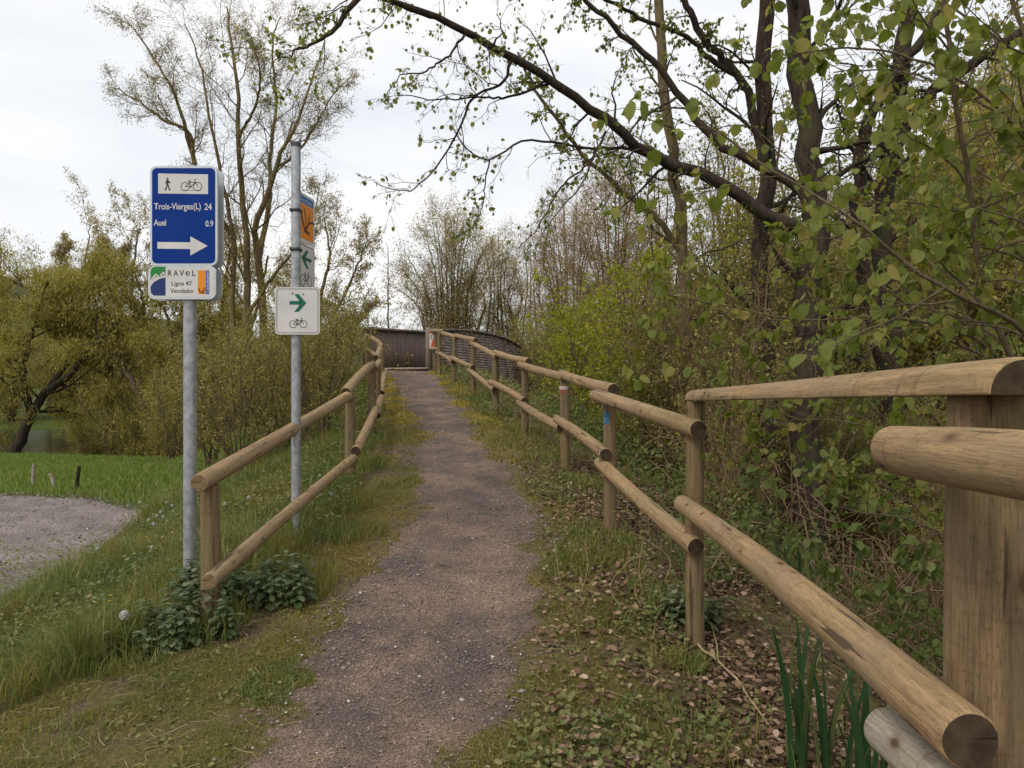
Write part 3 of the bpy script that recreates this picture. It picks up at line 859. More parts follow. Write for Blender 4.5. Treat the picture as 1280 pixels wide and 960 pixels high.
def text(name, s, x, z, h, w, mat, parent, y=-0.0015, align='LEFT', rot=0.0, th=0.0006, bold=0.0):
    """flat lettering on the sign face: cap height h, total width w"""
    cu = bpy.data.curves.new("t", 'FONT'); cu.body = s; cu.size = 1.0; cu.extrude = 0.0; cu.offset = bold
    ob = bpy.data.objects.new("t", cu); COL.objects.link(ob)
    dg = bpy.context.evaluated_depsgraph_get(); me = bpy.data.meshes.new_from_object(ob.evaluated_get(dg))
    bpy.data.objects.remove(ob); bpy.data.curves.remove(cu)
    n = len(me.vertices); co = np.empty(n * 3); me.vertices.foreach_get("co", co); co = co.reshape(-1, 3)
    x0, x1 = co[:, 0].min(), co[:, 0].max(); CH = 0.72   # capital height of the built-in face
    X = (co[:, 0] - x0) / (x1 - x0) * w; Z = co[:, 1] / CH * h
    if rot:
        X, Z = X * math.cos(rot) - Z * math.sin(rot), X * math.sin(rot) + Z * math.cos(rot)
    co = np.stack([x + X, np.full(n, y), z + Z], 1); me.vertices.foreach_set("co", co.ravel()); me.update()
    me.name = name; me.materials.clear(); me.materials.append(mat)
    return link(name, me, parent)

def pole(name, x, y, z0, z1, r, parent, base, mat):
    V, Fq = tubes(np.array([[[x, y, z0], [x, y, (z0 + z1) / 2], [x, y, z1]]], float) - np.array(base), np.full((1, 3), r), 24)
    mb = MB(); mb.add(V, Fq); return mb.build(name, mat, parent, smooth=True)

# -- blue direction sign
D1 = 4.4; U = D1 / F            # metres per photo pixel there
cxp, czp = 229.6, 269.7        # centre of the blue board
s1x, s1y = (232.5 - 640) * U, D1 + 0.055
base1 = [s1x, s1y, gz(s1x, s1y)]
sp1 = empty("signpost", base1)
tag(sp1, "galvanised signpost with a big blue route board above a small white board", "signpost", "route signposts left of the path")
pole("pole", s1x, s1y, base1[2] - .3, CAMZ + (480 - 206) * U, .037, sp1, base1, M['steel'])
pole("pole_cap", s1x, s1y, CAMZ + (480 - 206) * U, CAMZ + (480 - 204) * U, .040, sp1, base1, M['rim'])
k = U / 5.34                     # metres per pixel of the enlarged study (5.34x)
bc = (265.0, 372.5)              # board centre in that study
def q(X, Y): return ((X - bc[0]) * k, (bc[1] - Y) * k)
def poly(*p): return [q(*a) for a in p]
c1 = np.array([(cxp - 640) * U, D1, CAMZ + (480 - czp) * U]) - np.array(base1)
pan = plate("sign_board", rounded_rect(450 * k, 665 * k, 42 * k), 0, .018, M['rim'], sp1, c1.tolist())
pan["label"] = "blue route board with an arrow to the right"
plate("rear_board", rounded_rect(450 * k, 665 * k, 42 * k), .085, .10, M['rim'], sp1, c1.tolist())
for zz in (.12, -.15): merge_polys("bracket", [[(-.15, zz), (.15, zz), (.15, zz + .03), (-.15, zz + .03)]], .019, .0845, M['steel'], sp1, c1.tolist())
plate("blue_face", rounded_rect(422 * k, 637 * k, 32 * k), -.0006, .001, M['signblue'], pan)
plate("pictogram_field", poly((95, 90), (428, 97), (428, 228), (95, 224)), -.0012, .0, M['signwhite'], pan)
merge_polys("pictogram", bike((317 - bc[0]) * k, (bc[1] - 178) * k, 82 * k, 4.2 * k) + stroke(poly((255, 202), (378, 203)), 2.2 * k), -.0018, -.001, M['signink'], pan)
merge_polys("pictogram", walker((158 - bc[0]) * k, (bc[1] - 160) * k, 84 * k, 9 * k), -.0018, -.001, M['signink'], pan)
text("lettering", "Trois-Vierges(L)", *q(68, 330), 43 * k, 312 * k, M['signwhite'], pan, bold=.014)
text("lettering", "24", *q(404, 333), 44 * k, 49 * k, M['signwhite'], pan, bold=.014)
text("lettering", "Auel", *q(66, 438), 42 * k, 82 * k, M['signwhite'], pan, bold=.014)
text("lettering", "0.9", *q(411, 444), 40 * k, 52 * k, M['signwhite'], pan, bold=.014)
plate("arrow", poly((90, 548), (310, 550), (310, 510), (425, 574), (310, 638), (310, 595), (90, 592)), -.0014, -.0002, M['signwhite'], pan)
# lower board
bc2 = bc; bc = (253.0, 817.0)
c2 = c1 + np.array([(253.0 - 265.0) * k, 0, -(817.0 - 372.5) * k])
pan2 = plate("sign_board", rounded_rect(452 * k, 226 * k, 46 * k), 0, .018, M['rim'], sp1, c2.tolist())
pan2["label"] = "white route board with green and navy emblem"
plate("rear_board", rounded_rect(452 * k, 226 * k, 46 * k), .085, .10, M['rim'], sp1, c2.tolist())
plate("white_face", rounded_rect(420 * k, 196 * k, 34 * k), -.0006, .001, M['signwhite'], pan2)
plate("emblem", poly((144, 712), (144, 905), (66, 905), (48, 888), (44, 850), (44, 745), (52, 722), (72, 712)), -.0012, 0, M['logogreen'], pan2)
plate("emblem", poly((144, 786), (144, 905), (66, 905), (48, 888), (44, 845), (64, 818), (96, 797), (120, 788)), -.0018, -.001, M['logonavy'], pan2)
em = [poly((44, 800), (70, 788), (100, 780), (144, 772), (144, 786), (120, 789), (96, 798), (64, 819), (44, 846))]
for X, Y, r_ in ((70, 778, 9), (82, 770, 10), (94, 776, 8), (118, 766, 9), (130, 758, 11), (138, 768, 7), (60, 788, 8)):
    em += disc(*q(X, Y), r_ * k)
merge_polys("emblem", em, -.0022, -.0012, M['signwhite'], pan2)
for s_, X, w_ in (("R", 160, 26), ("A", 198, 30), ("V", 238, 30), ("e", 278, 28), ("L", 322, 22)):
    text("lettering", s_, *q(X, 773 if s_ != "e" else 772), (38 if s_ != "e" else 46) * k, w_ * k, M['signink'], pan2, bold=.012 if s_ != "e" else 0)
text("lettering", "Ligne 47", *q(184, 838), 30 * k, 136 * k, M['signink'], pan2, bold=.004)
text("lettering", "Vennbahn", *q(177, 888), 31 * k, 152 * k, M['signink'], pan2, bold=.004)
plate("orange_field", poly((360, 737), (410, 737), (410, 896), (360, 896)), -.0012, 0, M['orange'], pan2)
plate("blue_band", poly((412, 737), (437, 737), (437, 896), (412, 896)), -.0012, 0, M['bandblue'], pan2)
text("lettering", "vennbahn", *q(434, 884), 18 * k, 138 * k, M['signwhite'], pan2, rot=math.pi / 2, y=-.0018)
merge_polys("emblem", stroke(poly((364, 856), (372, 874), (384, 884), (404, 888)), 7 * k) + stroke(poly((384, 886), (396, 872), (420, 868), (434, 872)), 5 * k) + stroke(poly((388, 884), (402, 860), (410, 852)), 4 * k), -.0020, -.001, M['darkbrown'], pan2)
bc = bc2

# -- second signpost
D2 = 5.6; U2 = D2 / F
s2x, s2y = (370 - 640) * U2, D2
base2 = [s2x, s2y, gz(s2x, s2y)]
sp2 = empty("signpost", base2)
tag(sp2, "thinner signpost behind the left fence with a square white green-arrow plate", "signpost", "route signposts left of the path")
pole("pole", s2x, s2y, base2[2] - .3, CAMZ + (480 - 184) * U2, .034, sp2, base2, M['steel'])
pole("pole_cap", s2x, s2y, CAMZ + (480 - 184) * U2, CAMZ + (480 - 179) * U2, .037, sp2, base2, M['steel_dark'])
k = U2 * .99 / 4.8
bc = (171.5, 809.0)
yf = D2 * .99 - .0
c3 = np.array([(336 + bc[0] / 4.8 - 640) * U2 * .99, D2 - .055, CAMZ + (480 - 220 - bc[1] / 4.8) * U2 * .99]) - np.array(base2)
p3 = plate("sign_plate", rounded_rect(267 * k, 284 * k, 22 * k), 0, .004, M['signwhite'], sp2, c3.tolist())
p3["label"] = "square white plate with a green arrow to the right"
o_, i_ = rounded_rect(249 * k, 266 * k, 18 * k), rounded_rect(243 * k, 260 * k, 16 * k)
merge_polys("border_line", [[o_[a], o_[(a + 1) % 28], i_[(a + 1) % 28], i_[a]] for a in range(28)], -.0007, -.0001, M['signink'], p3)
ar = [poly((124, 750), (192, 750), (192, 772), (124, 772)), poly((153, 709), (180, 709), (225, 762), (192, 762)), poly((192, 762), (225, 762), (180, 815), (153, 815))]
merge_polys("arrow", ar, -.0008, -.0001, M['signgreen'], p3)
merge_polys("pictogram", bike((177 - bc[0]) * k, (bc[1] - 889) * k, 62 * k, 3.6 * k), -.0008, -.0001, M['signink'], p3)
for xb, yb in ((142, 705), (207, 710)): merge_polys("bolt", disc(*q(xb, yb), 5 * k), -.003, -.0001, M['steel_dark'], p3)
for zz in (.1, -.13): merge_polys("clamp", [[(-.03, zz), (.03, zz), (.03, zz + .03), (-.03, zz + .03)]], .005, .055, M['steel_dark'], sp2, c3.tolist())
# sideways plates: they run away from the camera, faces towards the path
def side_plate(ytop, ybot, label):
    hgt = (ybot - ytop) * U2
    e = empty("sign_plate", (0, 0, 0)); e.parent = sp2
    zc = CAMZ + (480 - (ytop + ybot) / 2) * U2
    e.location = (s2x + .032 - base2[0], s2y + .16 - base2[1], zc - base2[2])
    e.rotation_euler = (0, 0, R(82.5))   # local -y then faces the path side
    me_o = plate("plate", rounded_rect(.33, hgt, .02), 0, .004, M['signwhite'], e)
    e["label"] = label
    return e, hgt
eA, hA = side_plate(237, 300, "orange and blue plate turned sideways to the camera")
hw = .33
plate("blue_band", [(-.135, hA/2 - .02), (.135, hA/2 - .02), (.135, hA/2 - .075), (-.135, hA/2 - .075)], -.0008, 0, M['bandblue'], eA)
text("lettering", "vennbahn", -.11, hA/2 - .062, .028, .22, M['signwhite'], eA, y=-.0013)
plate("orange_field", [(-.135, hA/2 - .08), (.135, hA/2 - .08), (.135, -hA/2 + .03), (-.135, -hA/2 + .03)], -.0008, 0, M['orange'], eA)
bird = stroke([(-.12, .08), (-.10, .02), (-.06, -.04), (-.02, -.09), (.05, -.10)], .026) + stroke([(-.04, .07), (-.01, .0), (.0, -.08)], .016) + stroke([(-.01, -.08), (.05, -.02), (.12, .0), (.15, -.01)], .016) + stroke([(-.03, -.10), (.03, -.04), (.06, .04)], .014)
merge_polys("emblem", bird, -.0016, -.0008, M['darkbrown'], eA)
eB, hB = side_plate(301, 358, "white plate with a green arrow to the left turned sideways")
o_, i_ = rounded_rect(.31, hB - .02, .018), rounded_rect(.302, hB - .028, .016)
merge_polys("border_line", [[o_[a], o_[(a + 1) % 28], i_[(a + 1) % 28], i_[a]] for a in range(28)], -.0007, -.0001, M['signink'], eB)
merge_polys("arrow", [[(.10, .045), (-.06, .045), (-.06, .072), (.10, .072)], [(-.03, .058), (-.09, .058), (-.0, .125), (.045, .125)], [(-.09, .058), (-.03, .058), (.045, -.01), (.0, -.01)]], -.0008, -.0001, M['signgreen'], eB)
merge_polys("pictogram", bike(.0, -.105, .12, .006), -.0008, -.0001, M['signink'], eB)
for zpx in (263, 312):
    mbc = MB(); mbc.box((.0, 0, CAMZ + (480 - zpx) * U2 - base2[2]), (.074, .078, .022)); mbc.build("clamp", M['steel_dark'], sp2)

# ------------------------------------------------------------------ footbridge
ub = np.array([.30, .954]); nb = np.array([.954, -.30])
LW0 = np.array([-4.0, 20.5]); RW0 = np.array([-2.12, 19.9])
bbase = [-3.0, 20.6, 1.9]
br = empty("footbridge", bbase)
tag(br, "timber footbridge at the top of the path with plank wall and curved slatted parapet", "footbridge")
def V3(p, z): return np.array([p[0], p[1], z]) - np.array(bbase)
# deck
mb = MB()
nd = 90
for i in range(nd):
    a0 = i * .155 - .35; a1 = a0 + .148
    zt = CAMZ + .435 + .10 * math.sin(min(1, a0 / 14) * math.pi) + .003 * random.random()
    pts = [LW0 + ub * (a0 + .2), RW0 + ub * a0, RW0 + ub * a1, LW0 + ub * (a1 + .2)]
    Vt = [V3(p, zt) for p in pts]; Vb = [V3(p, zt - .05) for p in pts]
    mb.add(Vt + Vb, [[0, 1, 2, 3], [7, 6, 5, 4], [0, 4, 5, 1], [1, 5, 6, 2], [2, 6, 7, 3], [3, 7, 4, 0]])
mb.build("deck", M['deck'], br)
# left plank wall: inner boards
mb = MB(); rb = random.Random(5)
LWN = LW0
i = 0; s_ = 0
while s_ < 13.5:
    w_ = .135
    p0 = LWN + ub * s_; p1 = LWN + ub * (s_ + w_ - .008)
    o = rb.uniform(0, .008)
    zb = CAMZ + .40; zt = CAMZ + 1.47 + .25 * math.sin(min(1, s_ / 13.5) * math.pi) * .6 + s_ * .012
    th = nb * (.03)
    q_ = [p0 - nb * o, p1 - nb * o, p1 - nb * o - th, p0 - nb * o - th]
    Vt = [V3(p, zb) for p in q_] + [V3(p, zt) for p in q_]
    mb.add(Vt, [[0, 3, 2, 1], [4, 5, 6, 7], [0, 1, 5, 4], [1, 2, 6, 5], [2, 3, 7, 6], [3, 0, 4, 7]])
    s_ += w_
mb.build("plank_wall", M['boards'], br)
# cap over it
mb = MB()
for s_ in np.arange(-.15, 13.4, .9):
    zz = lambda t: CAMZ + 1.472 + .15 * math.sin(min(1, max(0, t) / 13.5) * math.pi) + t * .012
    a_, b_ = s_, s_ + .895
    q_ = [LWN + ub * a_ + nb * .10, LWN + ub * b_ + nb * .10, LWN + ub * b_ - nb * .16, LWN + ub * a_ - nb * .16]
    hs_ = [zz(a_), zz(b_), zz(b_), zz(a_)]
    mb.add([V3(p, h) for p, h in zip(q_, hs_)] + [V3(p, h + .055) for p, h in zip(q_, hs_)], [[0, 3, 2, 1], [4, 5, 6, 7], [0, 1, 5, 4], [1, 2, 6, 5], [2, 3, 7, 6], [3, 0, 4, 7]])
mb.build("wall_cap", M['slat_cap'], br)
# right parapet, slatted outside, arched top
TOPW = [0, 1.5, 3, 4.5, 6, 7, 8, 9, 9.8, 10.3]
TOPZ = [1.39, 1.50, 1.57, 1.57, 1.53, 1.44, 1.30, 1.08, .80, .45]
def tz(w_): return CAMZ + np.interp(w_, TOPW, TOPZ)
def bz(w_): return CAMZ - .05 + 0 * w_
mb = MB(); zrow = CAMZ - .05
while zrow < CAMZ + 1.55:
    ws = np.linspace(0, 10.3, 120); ok = tz(ws) > zrow + .06
    if ok.sum() > 3:
        w0, w1 = ws[ok][0], ws[ok][-1]
        N_ = 12; wv = np.linspace(w0, w1, N_)
        for a_, b_ in zip(wv[:-1], wv[1:]):
            p0 = RW0 + ub * a_; p1 = RW0 + ub * b_
            oo = nb * .05; ti = nb * .022
            q_ = [p0 + oo, p1 + oo, p1 + oo - ti, p0 + oo - ti]
            mb.add([V3(p, zrow) for p in q_] + [V3(p, zrow + .070) for p in q_], [[0, 3, 2, 1], [4, 5, 6, 7], [0, 1, 5, 4], [1, 2, 6, 5], [2, 3, 7, 6], [3, 0, 4, 7]])
    zrow += .078
mb.build("slat_screen", M['slats'], br)
mb = MB()
for w_ in np.arange(.05, 10.2, 1.1):   # studs behind the slats
    p = RW0 + ub * w_; t = tz(w_) - .03
    mb = MB(); mb.box(V3(p, (t + CAMZ - .05) / 2), (.08, .09, t - CAMZ + .05), math.atan2(ub[1], ub[0])); mb.build("stud", M['slats'], br)
mb = MB()   # inner boards of the right parapet
for s_ in np.arange(0, 10.2, .135):
    p0 = RW0 + ub * s_ - nb * .055; p1 = RW0 + ub * (s_ + .128) - nb * .055; t = tz(s_ + .07) - .02
    if t < CAMZ + .5: continue
    q_ = [p0, p1, p1 - nb * .022, p0 - nb * .022]
    mb.add([V3(p, CAMZ + .40) for p in q_] + [V3(p, t) for p in q_], [[0, 3, 2, 1], [4, 5, 6, 7], [0, 1, 5, 4], [1, 2, 6, 5], [2, 3, 7, 6], [3, 0, 4, 7]])
mb.build("inner_boards", M['boards'], br)
mb = MB()
wv = np.concatenate([np.linspace(-.12, 9, 22), np.linspace(9.2, 10.32, 8)])
for a_, b_ in zip(wv[:-1], wv[1:]):
    q_ = [RW0 + ub * a_ + nb * .12, RW0 + ub * b_ + nb * .12, RW0 + ub * b_ - nb * .10, RW0 + ub * a_ - nb * .10]
    hs_ = [tz(a_), tz(b_), tz(b_), tz(a_)]
    mb.add([V3(p, h) for p, h in zip(q_, hs_)] + [V3(p, h + .05) for p, h in zip(q_, hs_)], [[0, 3, 2, 1], [4, 5, 6, 7], [0, 1, 5, 4], [1, 2, 6, 5], [2, 3, 7, 6], [3, 0, 4, 7]])
mb.build("parapet_cap", M['slat_cap'], br)
mb = MB()
for w_, hh in ((-.10, 1.47), (.12, 1.44)):
    p = RW0 + ub * w_ - nb * (.02 if w_ < 0 else .0)
    mb = MB(); mb.box(V3(p, CAMZ + (hh + .2) / 2), (.13, .13, hh - .2), math.atan2(ub[1], ub[0])); mb.build("end_post", M['boards'], br)
mb = MB(); mb.box(V3(RW0 + ub * 6.9 - nb * .4, CAMZ - .33), (8.0, .5, .55), math.atan2(ub[1], ub[0])); mb.build("girder", M['rust'], br); mb = MB(); mb.box(V3(LW0 + ub * 6.9 + nb * .3, CAMZ - .0), (12.0, .3, .5), math.atan2(ub[1], ub[0]))
mb.build("girder", M['rust'], br)
conc = plain("mossy_concrete", (0.16, 0.15, 0.12), .9, var=.4, vs=3)
mb = MB(); mb.box(V3(RW0 + ub * 10.8 - nb * 1.0, CAMZ - 1.5), (1.0, 2.2, 2.4), math.atan2(ub[1], ub[0])); mb.build("abutment", conc, br); mb = MB(); mb.box(V3((LW0 + RW0) / 2 + ub * .7, CAMZ - .45), (1.1, 2.1, 1.5), math.atan2(ub[1], ub[0]))
mb.build("abutment", conc, br)
ns = plate("notice_plate", rounded_rect(.19, .42, .01), 0, .004, M['signwhite'], br, (W(541.5, 425, 19.6) - np.array(bbase)).tolist())
ns["label"] = "small red and white notice fixed to the bridge end post"
merge_polys("red_mark", [[(-.07, -.17), (.07, -.17), (.07, -.06), (.02, .04), (-.03, -.04)]] + ringp(.0, .08, .055, .02), -.001, 0, M['red'], ns)
plate("border_strip", [(-.095, .17), (.095, .17), (.095, .21), (-.095, .21)], -.001, 0, M['red'], ns)

# ------------------------------------------------------------------ small stakes in the meadow
for px, py, d, h_, lean, lab in ((95, 616, 11.6, .36, .05, "dark wooden stake at the far edge of the gravel track"), (70, 616, 11.9, .22, -.1, "pale stub of a stake left of the dark stake by the track"), (41, 616, 12.3, .36, .02, "thin grey stake leftmost by the far edge of the track")):
    x = (px - 640) / F * d; g = gz(x, d)
    mb = MB(); P, Rr = pline([[0, 0, -.2], [lean * .5, 0, h_ * .5], [lean, 0, h_]], 8, .032, .026, .001)
    V, Fq = tubes(P, Rr, 8); mb.add(V, Fq)
    o = mb.build("field_stake", M['bark_dark'] if px == 95 else M['wood_grey'], None, (x, d, g), True)
    tag(o, lab, "stake", "stakes at the meadow edge")

# ------------------------------------------------------------------ trees and shrubs
def fit(px, py, d): return W(px, py, d)
def spec_tree(name, guides, spec, leaf, bark, leafmat, label, cat="tree", group=None, base=None, seed=1, crown_name="crown", kidsides=3):
    """guides: list of (list of (px,py,d) or world points, r0, r1). Builds the tree at its first guide's foot."""
    rng = np.random.default_rng(seed)
    G = []
    for pts, r0, r1 in guides:
        w = np.array([W(*p) for p in pts])
        G.append((w, r0, r1))
    b = G[0][0][0].copy(); b[2] = gz(b[0], b[1])
    if base is not None: b = np.array(base, float)
    G[0][0][0][2] = min(G[0][0][0][2], b[2] - 0.15)
    lv = []
    gl = []
    for w, r0, r1 in G:
        n = 26
        P, Rr = pline(w - b, n, r0, r1, jit=min(r0 * .22, .02), rng=rng)
        gl.append((P, Rr)); 
    P = np.concatenate([g[0] for g in gl]); Rr = np.concatenate([g[1] for g in gl])
    return grow(name, b, P, Rr, spec, leaf, bark, leafmat, label, cat, group, rng, crown_name)

def grow(name, b, P, Rr, spec, leaf, bark, leafmat, label, cat, group, rng, crown_name="crown"):
    lv = [(P, Rr, 10 if Rr.max() > .05 else 6)]
    lf = []
    for j, s in enumerate(spec):
        s = dict(s); take = s.pop('leaves', None); S = s.pop('S', 3)
        P, Rr = kids(P, Rr, rng=rng, **s)
        lv.append((P, Rr, S))
        if take: lf.append(twig_leaves(P, rng=rng, **take))
    if leaf: lf.append(twig_leaves(P, rng=rng, **leaf))
    o = tree(name, list(map(float, b)), lv, lf, bark, leafmat, crown_name)
    tag(o, label, cat, group)
    return o

def stems(n, h, r, spread, rng, K=9, lean=0.0):
    """n upright stems from one foot, local coordinates"""
    P = np.zeros((n, K, 3))
    az = rng.uniform(0, 2 * np.pi, n); sp = rng.uniform(.2, 1, n) * spread; hh = h * rng.uniform(.65, 1, n)
    t = np.linspace(0, 1, K)
    for i in range(n):
        P[i, :, 0] = np.cos(az[i]) * (0.05 + sp[i] * t ** 1.15) + lean * t
        P[i, :, 1] = np.sin(az[i]) * (0.05 + sp[i] * t ** 1.15)
        P[i, :, 2] = -0.1 + (hh[i] + .1) * t ** .92
    P[:, 1:, :2] += rng.normal(size=(n, K - 1, 2)) * h * 0.012
    Rr = r * rng.uniform(.6, 1, (n, 1)) * (1 - .75 * t[None])
    return P, Rr

# --- the tall multi-stemmed alder behind the signs
A = 19.0
spec_tree("alder_tree", [
    ([(306, 600, A), (303, 480, A), (306, 400, A), (310, 350, A), (305, 245, A), (297, 175, A - .5), (299, 109, A - .6), (288, 50, A - .5), (284, 8, A)], .135, .018),
    ([(304, 590, A), (296, 470, A + .3), (290, 380, A + .4), (292, 300, A + .5), (276, 220, A + .7), (262, 150, A + 1), (250, 80, A + 1.2), (232, 30, A + 1)], .10, .013),
    ([(308, 590, A), (330, 440, A + .2), (322, 330, A), (319, 284, A - .2), (341, 227, A - .4), (350, 192, A - .6), (366, 166, A - .6), (388, 109, A - .5), (408, 50, A - .2)], .125, .013),
    ([(322, 330, A), (335, 260, A + .6), (338, 190, A + 1), (345, 120, A + 1.1), (340, 55, A + 1.2), (350, 20, A + 1.2)], .08, .012),
    ([(292, 300, A + .5), (262, 250, A), (244, 205, A - .5), (236, 166, A - .8), (205, 150, A - 1), (175, 128, A - 1), (140, 108, A - 1)], .085, .012),
    ([(244, 205, A - .5), (225, 140, A - .6), (212, 105, A - .8), (179, 52, A - .9), (155, 22, A - 1)], .055, .010),
    ([(345, 210, A - .4), (372, 190, A + .3), (398, 150, A + .6), (415, 120, A + .8), (436, 98, A + 1)], .045, .010),
    ([(297, 175, A), (320, 130, A - .8), (325, 90, A - 1.2), (312, 40, A - 1.4)], .045, .010),
    ([(306, 400, A), (345, 340, A - .6), (385, 290, A - .8), (400, 235, A - .9)], .06, .01),
], [dict(n=15, tr=(.28, 1), ang=(25, 62), Lf=.26, K=6, wander=.20, trop=.12, rf=.40, rmin=.006),
    dict(n=11, tr=(.15, 1), ang=(25, 65), Lf=.50, K=5, wander=.25, trop=.06, rf=.5, rmin=.004),
    dict(n=8, tr=(.1, 1), ang=(25, 70), Lf=.55, K=4, wander=.3, trop=.03, rf=.6, rmin=.0035, leaves=None)],
   dict(m=2, size=(.025, .055), kind='tiny', droop=.3, spread=.09), M['bark_alder'], M['l_alder'],
   "tall multi-stemmed tree with thin spring leaf against the sky, behind the two signposts", "tree", seed=3)

# --- willows along the river
WS = [dict(n=9, tr=(.25, 1), ang=(25, 70), Lf=.42, K=6, wander=.22, trop=.04, rf=.45, rmin=.010),
      dict(n=9, tr=(.15, 1), ang=(25, 65), Lf=.5, K=6, wander=.22, trop=-.10, rf=.45, rmin=.006),
      dict(n=8, tr=(.1, 1), ang=(20, 60), Lf=.55, K=5, wander=.2, trop=-.22, rf=.5, rmin=.0035)]
WL = dict(m=13, size=(.06, .14), kind='long', droop=.7, spread=.13)
B = 24.0
def willow(guides, label, seed, mat='l_willow', spec=WS, leaf=WL):
    return spec_tree("willow_tree", guides, spec, leaf, M['bark_mid'] if seed != 21 else M['bark_dark'], M[mat], label, "tree", "willows along the river", seed=seed)
willow([([(10, 585, 22.5), (22, 560, 22.5), (38, 520, 22.5), (56, 492, 22.5), (84, 470, 22.3), (120, 430, 22), (150, 400, 22)], .20, .05),
        ([(38, 520, 22.5), (30, 460, 22.5), (45, 400, 22.4), (60, 350, 22)], .11, .03),
        ([(56, 492, 22.5), (90, 440, 22.8), (80, 390, 23), (60, 350, 23.2)], .09, .03)],
       "willow with a dark trunk leaning to the right, leftmost on the riverbank", 21)
willow([([(138, 600, B), (137, 540, B), (137, 454, B), (120, 425, B), (98, 405, B - .3), (60, 375, B - .6), (15, 350, B - 1), (-20, 345, B - 1)], .20, .03),
        ([(137, 454, B), (150, 400, B), (140, 360, B + .3), (120, 335, B + .5)], .12, .03),
        ([(137, 500, B), (165, 440, B - .4), (180, 390, B - .6), (170, 345, B - .6)], .09, .03)],
       "large upright willow with long arching limbs, midway between the leaning willow and the blue sign", 22)
willow([([(200, 600, 22.5), (190, 540, 22.5), (168, 483, 22.5), (150, 455, 22.6), (137, 440, 22.6), (110, 425, 22.4)], .14, .03),
        ([(190, 540, 22.5), (205, 480, 22.4), (215, 430, 22.2), (205, 385, 22)], .10, .03),
        ([(195, 560, 22.5), (235, 480, 22.8), (255, 420, 23), (250, 380, 23)], .09, .03)],
       "bushy yellow-green willow with a red-brown trunk, directly behind the blue sign's pole", 23)
willow([([(-60, 600, 26), (-60, 500, 26), (-40, 420, 26), (0, 370, 26), (30, 345, 26)], .2, .04),
        ([(-60, 500, 26), (-90, 420, 26), (-80, 350, 26)], .14, .04)],
       "willow cut by the left edge of the photo, behind the leaning one", 24)
willow([([(270, 600, 25), (268, 520, 25), (268, 440, 25), (280, 370, 25), (290, 300, 25)], .15, .03),
        ([(268, 520, 25), (300, 450, 25), (320, 390, 25), (335, 320, 25)], .1, .03), ([(268, 520, 25), (310, 470, 25), (365, 420, 25), (385, 380, 25)], .08, .03)],
       "willow between the blue sign's pole and the tall multi-stemmed tree", 25)
willow([([(60, 580, 44), (62, 520, 44), (60, 450, 44), (70, 400, 44), (60, 365, 44)], .2, .04), ([(60, 500, 44), (20, 430, 44), (0, 390, 44)], .12, .04), ([(60, 500, 44), (110, 440, 44), (130, 390, 44)], .12, .04)],
       "far willow across the river, seen between the leaning and the upright willow", 26)
willow([([(230, 580, 42), (230, 520, 42), (225, 450, 42), (235, 400, 42), (230, 375, 42)], .2, .04), ([(230, 500, 42), (280, 430, 42), (300, 400, 42)], .12, .04), ([(230, 500, 42), (180, 440, 42), (170, 400, 42)], .12, .04)],
       "far willow across the river, behind the blue sign's pole", 27)

TS = [dict(n=10, tr=(.25, 1), ang=(25, 60), Lf=.34, K=6, wander=.2, trop=.12, rf=.45, rmin=.012),
      dict(n=8, tr=(.15, 1), ang=(25, 60), Lf=.45, K=5, wander=.25, trop=.05, rf=.5, rmin=.007),
      dict(n=7, tr=(.1, 1), ang=(25, 60), Lf=.5, K=4, wander=.25, trop=.03, rf=.6, rmin=.005)]
spec_tree("spring_tree", [([(100, 520, 36), (100, 420, 36), (102, 360, 36), (108, 320, 36), (112, 284, 36)], .12, .02),
    ([(101, 390, 36), (85, 340, 36), (78, 305, 36)], .07, .02), ([(102, 370, 36), (125, 335, 36), (130, 305, 36)], .06, .02)],
    TS, dict(m=6, size=(.06, .12), kind='tiny', spread=.08), M['bark_mid'], M['l_alder'],
    "thin-crowned tree rising above the willows left of the blue sign", seed=31)
spec_tree("spring_tree", [([(175, 520, 33), (172, 420, 33), (165, 360, 33), (170, 310, 33), (175, 285, 33)], .12, .02),
    ([(172, 400, 33), (195, 350, 33), (215, 315, 33)], .07, .02), ([(172, 380, 33), (150, 345, 33), (150, 315, 33)], .06, .02)],
    TS, dict(m=8, size=(.06, .12), kind='tiny', spread=.08), M['bark_mid'], M['l_alder'],
    "rounded thin-crowned tree peeping out behind the left edge of the blue sign", seed=32)
spec_tree("spring_tree", [([(392, 560, 24), (395, 460, 24), (400, 380, 24), (412, 320, 24), (405, 272, 24)], .11, .02),
    ([(396, 430, 24), (425, 380, 24), (448, 330, 24), (460, 300, 24)], .07, .015), ([(396, 410, 24), (375, 350, 24), (385, 300, 24)], .06, .015),
    ([(396, 440, 24), (420, 415, 24), (445, 400, 24), (462, 385, 24)], .05, .012)],
    TS, dict(m=6, size=(.04, .085), kind='tiny', spread=.06), M['bark_mid'], M['l_alder'],
    "light airy tree arching to the right behind the second signpost", seed=33)
spec_tree("slender_tree", [([(486, 520, 52), (486, 430, 52), (485, 370, 52), (485, 308, 52)], .10, .02)],
    [dict(n=26, tr=(.35, 1), ang=(60, 85), Lf=.26, K=5, wander=.15, trop=.06, rf=.4, grad=.8, rmin=.014), dict(n=5, ang=(25, 55), Lf=.35, K=4, rmin=.009)],
    dict(m=1, size=(.07, .12), kind='tiny', spread=.05), M['bark_dark'], M['l_alder'], "single thin bare tree with short side branches, above the plank wall of the bridge", seed=34)

